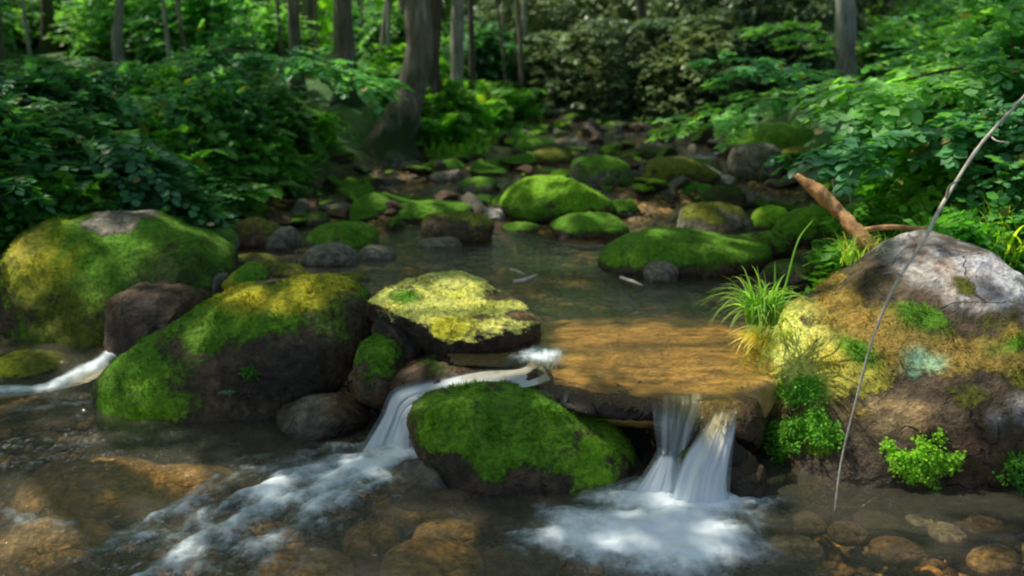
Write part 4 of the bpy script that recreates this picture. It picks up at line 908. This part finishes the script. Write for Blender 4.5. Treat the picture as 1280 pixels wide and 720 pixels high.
for (lab, pts, y, ws, bark) in trees:
    P = np.array([at_y(a, b, y) for a, b in pts]); 
    g = gz1(P[0][0], y); P[0][2] = min(P[0][2], g) - .15
    top = P[-1] + np.array([random.uniform(-.4,.4), random.uniform(-.3,.3), 0]); top[2] = 8.5; P = np.concatenate([P, [top]])
    Rr = np.array(ws)*.86/F*y; Rr = np.concatenate([Rr, [Rr[-1]*.35]]); Q = spline(P, 70); k = np.linspace(0, len(P)-1, 70); R_ = np.interp(k, np.arange(len(P)), Rr)
    fl = np.exp(-np.clip((Q[:,2]-g)/.16, 0, 20))*.6; R_ = R_*(1+fl)
    V, Fq, Cq = tube(Q, R_, 18); tn = fbm(V*np.array([9,9,1.6]), 3); ctr = np.repeat(Q, 18, 0); V = V + (V-ctr)*(tn*.28)[:, None]
    base = np.array([Q[0][0], Q[0][1], g]); root = link('tree', None, label=lab, cat='tree', loc=base)
    TR.append([root, base, Q, bark, Acc(), (V - base, Fq, Cq), []])
rs = np.random.default_rng(88)
for k in range(46):
    px = rs.choice([rs.uniform(20,480), rs.uniform(330,640), rs.uniform(590,1000)]); y = rs.uniform(9.5, 15); x = (px-640)/F*(y+.2)
    if float(x_left(y)) < x < float(x_right(y)): continue
    g = gz1(x, y); l = rs.normal()*.25; r = rs.uniform(.012,.055)
    P = spline([[x,y,g-.1],[x+l*.3+rs.normal()*.06,y,g+1.2],[x+l,y,g+2.6],[x+l*1.6,y,g+4.5]], 24); V, Fq, Cq = tube(P - P[0], np.linspace(r, r*.4, 24), 7)
    link('young_tree', make_mesh('young_tree', V, Fq, Cq), [M_BARK, M_BARKPALE][k%2], None, 'thin bare sapling stem standing in the dim forest', 'sapling', 'thin sapling stems in the forest', loc=P[0])
# unseen trees added beyond the frame so their crowns shade the stream
for (x, y, r) in [(-5.2,5.0,.2),(-4.6,8.2,.16),(-7.6,7.5,.22),(-6.4,11,.2),(-2.8,12.5,.15),(5.4,7.0,.2),(4.6,4.0,.14)]:
    g = gz1(x, y); P = np.array([[x,y,g-.15],[x+.1,y,2.5],[x-.1,y+.1,5],[x+.1,y,8.8]]); Q = spline(P, 50); R_ = np.linspace(r, r*.3, 50)*(1+.6*np.exp(-np.clip((Q[:,2]-g)/.16,0,20)))
    V, Fq, Cq = tube(Q, R_, 16); base = np.array([x, y, g]); root = link('tree', None, label='unseen tree added beyond the edge of the view to shade the stream', cat='tree', group='unseen trees added for shade', loc=base)
    TR.append([root, base, Q, M_BARK, Acc(), (V-base, Fq, Cq), []])
# sun openings cut through the crowns toward chosen spots: (target point, radius, keep chance)
holes = [(at_y(1000,405,3.25),.34,0),(at_y(950,470,3.1),.26,0),(at_y(1090,375,3.35),.24,.1),(at_y(1220,325,3.5),.42,.12),(at_y(585,385,3.75),.30,0),(at_y(530,360,3.85),.2,0),(at_z(800,430,.3),.40,.0),(at_z(890,415,.3),.3,.1),(at_z(740,405,.3),.25,.25),
 (at_y(715,235,8.3),.5,.12),(at_y(760,225,8.6),.35,.3),(at_y(90,310,4.6),.36,.35),(at_y(390,350,3.95),.26,.4),(at_y(300,375,4.0),.22,.4),(at_z(170,615,0),.42,.05),(at_z(70,560,0),.28,.05),(at_z(480,670,0),.2,.3),(at_y(1040,255,4.05),.2,.0),(at_y(840,60,12.5),.7,.1),(at_y(760,90,12.8),.6,.5),(at_y(620,30,14),.8,.3),(at_y(1240,300,4.3),.3,.2),(at_y(1140,350,3.4),.2,.1),(at_y(950,350,3.4),.22,0),(at_z(620,350,.3),.25,.4),(at_y(955,440,3.3),.34,.0),(at_y(560,275,6.9),.4,.45),(at_y(850,310,5.6),.45,.45),(at_y(640,240,8.2),.5,.45),(at_y(900,275,6.6),.4,.45),(at_y(430,295,6.4),.4,.5),(at_y(760,200,10),.6,.45),(at_y(970,180,8.6),.5,.4),(at_y(320,300,6.0),.3,.5),(at_z(530,690,0),.28,.45),(at_z(300,660,0),.3,.5),
 (at_y(575,515,3.1),.16,.45),(at_y(730,560,3.0),.14,.55),(at_y(1150,160,5.4),.6,.45),(at_y(980,90,6.9),.6,.4),(at_y(1200,260,4.6),.5,.4),(at_y(1060,290,4.3),.3,.3),(at_y(600,185,9.8),.6,.5),(at_y(1150,570,2.95),.2,.6),(at_y(1000,520,2.95),.2,.55),
 (at_y(100,190,6.0),.5,.6),(at_y(440,90,7.6),.5,.5),(at_y(540,270,7.2),.4,.5),(at_y(200,470,3.7),.18,.6),(at_y(890,300,6.0),.4,.6),(at_y(690,455,3.5),.16,0)]
rs = np.random.default_rng(9)
NL = 27500
cl = 430; ctrs = np.stack([rs.uniform(-13.5, 1.5, cl), rs.uniform(1.8, 12.5, cl), rs.uniform(4.8, 8.6, cl)], 1)  # leaf clusters laid out overhead to shade the stream
extra = np.stack([rs.uniform(.5, 6, 34), rs.uniform(8, 16, 34), rs.uniform(6.0, 8.6, 34)], 1); ctrs = np.concatenate([ctrs, extra])
bases = np.array([t[1][:2] for t in TR])
own = np.array([np.argmin(np.hypot(*(bases - c[:2]).T)) for c in ctrs])
per = NL // len(ctrs) + 1
for ti, t in enumerate(TR):
    cs = ctrs[own == ti]
    if len(cs) == 0: cs = np.array([[t[1][0], t[1][1], 7.0]]) 
    P = np.repeat(cs, per, 0) + rs.normal(size=(len(cs)*per, 3))*np.array([.42,.42,.22])
    drop = np.zeros(len(P), bool)
    for (T, r, kp) in holes:
        d = P - T; d = d - (d@SUN)[:, None]*SUN; rr = np.linalg.norm(d, axis=1) ; drop |= (rr < r + .1*rs.normal(size=len(P))*r) & (rs.random(len(P)) >= kp)
    P = P[~drop]; n = len(P)
    D = rs.normal(size=(n,3)); D[:,2] = D[:,2]*.4 - .2; N = rs.normal(size=(n,3))*.45 + np.array([0,0,1]); L = rs.uniform(.14,.26,n)
    leaves(t[4], P - t[1], D, N, L, L*.36, 0)
    V, Fq, Cq = t[5]; ta = Acc(); ta.add(V, Fq, Cq)
    sel = cs[rs.permutation(len(cs))[:16]]
    for c in sel:
        zb = min(max(c[2]-1.6, 4.2), 7.5); k = np.argmin(abs(t[2][:,2]-zb)); b = t[2][k]; m = (b+c)/2 + np.array([0,0,.3])
        ta.add(*tube(spline([b, m, c], 12) - t[1], np.linspace(.05,.012,12), 6))
    link('trunk', ta.mesh('trunk'), t[3], t[0]); link('crown', t[4].mesh('crown', False), M_CROWN, t[0])
# distant wood: one mass of leaves and stems
rs = np.random.default_rng(31); ac = Acc(); nc = 1500
cc = np.stack([rs.uniform(-22, 22, nc), rs.uniform(16.5, 36, nc), np.zeros(nc)], 1); g = ground_z(cc[:,0], cc[:,1]); cc[:,2] = g + np.where(rs.random(nc) < .6, rs.random(nc)*3.2, 3 + 7*rs.random(nc)*(cc[:,1] > 24))
P = np.repeat(cc, 46, 0) + rs.normal(size=(nc*46,3))*np.array([.7,.6,.35]); n = len(P)
D = rs.normal(size=(n,3)); D[:,2] *= .4; N = rs.normal(size=(n,3))*.5+np.array([0,0,1]); L = rs.uniform(.18,.34,n); leaves(ac, P, D, N, L, L*.4, 0)
link('distant_forest_foliage', ac.mesh('distant_forest_foliage', False), M_FAR, kind='stuff', label='sunlit yellow-green foliage of the forest far behind the stream', cat='foliage')
ac = Acc()
for _ in range(90):
    x = rs.uniform(-16, 16); y = rs.uniform(15, 34); g = gz1(x, y); r = rs.uniform(.05,.2); l = rs.normal()*.4
    ac.add(*tube(spline([[x,y,g-.2],[x+l*.3,y,g+3],[x+l,y,g+9]], 10), np.linspace(r, r*.5, 10), 8))
link('distant_forest_trunks', ac.mesh('distant_forest_trunks'), M_BARK, kind='stuff', label='trunks of the forest far behind the stream', cat='trees')

# ------------------------------------------------------------------ grass, sticks, moss cushions
def on6(px, py):
    W = R6[2][0] + R6[1]; d = W - CAM; z = d@FWD; qx = 640 + F*(d@RIGHT)/z; qy = 360 - F*(d@UP)/z
    q = np.hypot(qx-px, qy-py) + 400*((R6[2][2]@FWD) > -.02); return W[q.argmin()]
def grass_at(label, px, py, y, n, L, r, seed, lean=(0,0), group=None, wid=.0035, arch=1., z=None):
    p = at_y(px, py, y); 
    link('grass_tuft', make_grass('grass_tuft', n, L, r, seed, M_GRASS, lean, wid, arch), M_GRASS, None, label, 'grass tuft', group, loc=p if z is None else (p[0], y, z))
grass_at('sunlit arching grass tuft on the upstream corner of the huge right boulder', 952,398,3.42,210,.32,.06,1,(-.05,-.1),arch=1.15)
M_SUNLITGRASS = mat_leaf('sunlit_grass_blade', (.4,.42,.14), (.85,.88,.45), .45, .2, .6)  # blades coloured pale for the sun glow on this corner
gi = 0
for (gpx, gpy, gn, gl) in [(948,425,120,.16),(962,410,120,.18),(942,455,90,.14),(975,398,90,.16),(955,470,70,.12),(938,490,60,.10),(985,415,60,.10)]:
    gi += 1; q_ = on6(gpx, gpy); link('grass_tuft', make_grass('grass_tuft', int(gn*1.3), gl*1.15, .045, 80+gi, M_SUNLITGRASS, (-.25,-.45), .0042, .9, .5), M_SUNLITGRASS, None, 'grass tinted sunlit yellow-white hanging down the left corner of the huge right boulder', 'grass tuft', 'sunlit-toned grass on the corner of the huge right boulder', loc=q_)
grass_at('grass clump at the foot of the red log', 1080,325,3.95,120,.26,.10,3,(0,0))
i = 0
for (px, y) in [(1065,4.4),(1110,4.7),(1160,4.6),(1210,4.4),(1250,4.3),(1280,4.6),(1240,5.0),(1180,5.2),(1120,5.3),(1040,5.0)]:
    i += 1; x = (px-640)/F*(y+.3)
    g = gz1(x, y); link('grass_tuft', make_grass('grass_tuft', 90, .42, .14, 40+i, M_GRASS, (-.05,-.1), .004), M_GRASS, None, 'long green grass tuft on the right bank behind the huge right boulder', 'grass tuft', 'grass tufts on the right bank', loc=(x, y, g))
for (px, y) in [(560,9.0),(540,9.6),(600,9.6),(640,10.2),(590,9.2)]:
    i += 1; x = (px-640)/F*(y+.2); link('grass_tuft', make_grass('grass_tuft', 80, .35, .2, 60+i, M_GRASS, (0,0), .005), M_FERN, None, 'dark grass tuft on the mossy bank below the leaning tree', 'grass tuft', 'grass tufts below the leaning tree', loc=(x, y, gz1(x, y)))

def stick(name, label, cat, pts, rads, mat, seg=10, side=(), rough=.12):
    P = spline(pts, max(24, 12*len(pts))); R_ = np.interp(np.linspace(0,1,len(P)), np.linspace(0,1,len(rads)), rads)
    V, Fq, Cq = tube(P, R_, seg); nn = fbm(V*28, 3); V = V + (V - np.repeat(P, seg, 0))*(nn*rough*3)[:, None]
    V = np.asarray(V); a = Acc(); a.add(V, Fq, Cq); 
    base = P[0]; root = link(name, None, label=label, cat=cat, loc=base) if side else None
    if not side:
        link(name, make_mesh(name, V - base, Fq, Cq), mat, None, label, cat, loc=base); return
    link('stem', make_mesh('stem', V - base, Fq, Cq), mat, root)
    for (sp, sr) in side:
        Q = spline(sp, 20); V, Fq, Cq = tube(Q - base, np.interp(np.linspace(0,1,20), np.linspace(0,1,len(sr)), sr), 7); link('side_branch', make_mesh('side_branch', V, Fq, Cq), mat, root)
stick('broken_branch', 'thick broken red-brown branch sticking up behind the huge right boulder', 'branch', [at_y(1112,336,3.9), at_y(1082,302,3.95), at_y(1050,266,4.05), at_y(1022,240,4.1), at_y(995,219,4.15)], [.03,.036,.029,.034,.012], M_REDLOG, 16,
      [([at_y(1078,288,3.96), at_y(1110,284,3.95), at_y(1160,286,3.98)], [.012,.012,.008])], .11)
stick('bare_branch', 'long thin bare grey branch crossing the huge right boulder from upper right to the water', 'branch',
      [at_y(1310,90,3.7), at_y(1262,140,3.55), at_y(1222,186,3.4), at_y(1180,252,3.25), at_y(1156,298,3.05), at_y(1118,358,2.9), at_y(1092,420,2.82), at_y(1070,500,2.8), at_y(1052,575,2.78), at_y(1043,640,2.74)], [.006,.006,.0065,.007,.0065,.005,.004,.0035,.003,.0025], M_STEMGREY, 8,
      [([at_y(1183,247,3.25), at_y(1188,232,3.2), at_y(1200,225,3.18)], [.006,.004,.002]), ([at_y(1236,168,3.47), at_y(1246,176,3.42), at_y(1262,178,3.4)], [.004,.003,.001]), ([at_y(1128,345,2.93), at_y(1116,340,2.9), at_y(1104,342,2.88)], [.004,.003,.001])], .16)
stick('dead_twig', 'thin pale twig arching out of the right bank foliage', 'twig', [at_y(1060,95,6.0), at_y(1110,130,5.6), at_y(1160,175,5.2)], [.008,.007,.004], M_STEMGREY, 6)
stick('driftwood', 'short bleached stick lying in the upper pool', 'stick', [at_z(642,352,.35), at_z(655,351,.36), at_z(671,344,.37)], [.012,.013,.008], M_DRIFT)
stick('driftwood', 'tiny bleached splinter just above the short stick in the upper pool', 'stick', [at_z(638,337,.36), at_z(646,339,.37), at_z(656,343,.36)], [.007,.008,.005], M_DRIFT)
stick('driftwood', 'thin bleached stick in the upper pool near the small smooth grey stone', 'stick', [at_z(776,347,.34), at_z(790,352,.35), at_z(803,357,.34)], [.009,.01,.006], M_DRIFT)
stick('driftwood', 'bleached stick resting on the wide mossy rock upstream', 'stick', [at_y(862,201,8.2), at_y(882,209,8.1), at_y(902,219,8.0)], [.018,.02,.016], M_DRIFT)
stick('fallen_log', 'short pale log lying at the foot of the rhododendrons', 'log', [at_y(682,142,12.0), at_y(705,139,12.0), at_y(724,141,12.0)], [.03,.035,.03], M_DRIFT)
stick('dead_twig', 'dead hanging stems left of the right bank thicket', 'twig', [at_y(1044,180,5.4), at_y(1040,215,5.4), at_y(1046,262,5.3)], [.006,.007,.005], M_STEMGREY, 6,
      [([at_y(1042,200,5.4), at_y(1060,220,5.35), at_y(1064,262,5.3)], [.005,.004,.003])])
stick('grass_stalk', 'upright green stalk rising from the sunlit grass tuft', 'stalk', [at_y(975,390,3.4), at_y(985,345,3.4), at_y(998,300,3.42), at_y(1016,275,3.44)], [.004,.004,.003,.001], M_GRASS, 5)

# moss cushions on the front of the right boulder: leafy clumps, parts of it
o6, base6, (V6, F6, N6, mk6) = R6
rs = np.random.default_rng(5)
W6 = V6 + base6
def proj(W):
    d = W - CAM; z = d@FWD; return 640 + F*(d@RIGHT)/z, 360 - F*(d@UP)/z
pxv, pyv = proj(W6); fr = (N6@FWD) < -.05
for (cx, cy, rx, ry, n) in [(982,545,30,28,1700),(1022,532,30,32,1800),(998,490,30,22,1300),(1150,573,46,28,2800),(1272,592,24,28,1300)]:
    q = np.hypot((pxv-cx)/rx, (pyv-cy)/ry) + 1.1*fbm(W6*13, 4) + .1; idx = np.where(fr & (q < 1))[0]
    if len(idx) == 0: continue
    w = (1-q[idx])**.6; k = rs.choice(idx, n, p=w/w.sum()); hump = .022*np.sqrt(np.clip(1-q[k],0,1))*(1+1.5*fbm(W6[k]*32,2))
    P = V6[k] + N6[k]*(hump*rs.uniform(.3,1,n))[:,None] + rs.normal(size=(n,3))*.011
    D = rs.normal(size=(n,3)) + N6[k]*.5 - np.array([0,0,.35]); NN = N6[k] + rs.normal(size=(n,3))*.4 + np.array([0,0,.5])
    ac = Acc(); L = rs.uniform(.007,.015,n); leaves(ac, P, D, NN, L, L*.45, 0); link('moss_cushion', ac.mesh('moss_cushion'), M_MOSSLEAF, o6)
# small leaves and plants on rocks
def sprig(label, px, py, y, s=1.):
    p = at_y(px, py, y); o = put('small', p[0], y, s, s, label, None, 'plant', p[2])
sprig('tiny leafy plant growing on the dark face of the tilted boulder', 312, 462, 3.66, .12)

# fallen leaves on rocks (few, countable)
# ------------------------------------------------------------------ light, world, camera
w = bpy.data.worlds.new('World'); sc.world = w; w.use_nodes = True; t = w.node_tree; t.nodes.clear()
sky = t.nodes.new('ShaderNodeTexSky'); sky.sky_type = 'NISHITA'; sky.sun_disc = False; sky.sun_elevation = EL; sky.sun_rotation = math.atan2(SUN[0], SUN[1])
sky.dust_density = 3.0; sky.air_density = 1.2; bg = t.nodes.new('ShaderNodeBackground'); bg.inputs[1].default_value = .15; ow = t.nodes.new('ShaderNodeOutputWorld'); t.links.new(sky.outputs[0], bg.inputs[0]); t.links.new(bg.outputs[0], ow.inputs[0])
L = bpy.data.lights.new('sun', 'SUN'); L.energy = 5.0; L.angle = math.radians(.6); L.color = (1, .95, .84); lo = bpy.data.objects.new('sun', L); COL.objects.link(lo)
lo.rotation_euler = Vector(SUN).to_track_quat('Z', 'Y').to_euler(); lo.location = (-6, 6, 12)
cam = bpy.data.cameras.new('camera'); cam.sensor_width = 36; cam.lens = 36*F/1280; cam.clip_end = 500; cam.clip_start = .05
cam.dof.use_dof = True; cam.dof.focus_distance = 3.5; cam.dof.aperture_fstop = 1.6
co = bpy.data.objects.new('camera', cam); COL.objects.link(co); co.location = (0, 0, HC); co.rotation_euler = (math.pi/2 - PITCH, 0, 0); sc.camera = co
sc.view_settings.view_transform = 'Standard'; sc.view_settings.look = 'None'; sc.view_settings.exposure = 0; sc.view_settings.gamma = 1
sc.render.engine = 'CYCLES'; cy = sc.cycles; cy.use_denoising = True; cy.max_bounces = 8; cy.diffuse_bounces = 4; cy.glossy_bounces = 3; cy.transmission_bounces = 4; cy.transparent_max_bounces = 12
cy.caustics_reflective = False; cy.caustics_refractive = False; cy.sample_clamp_indirect = 6; cy.filter_width = 2.1
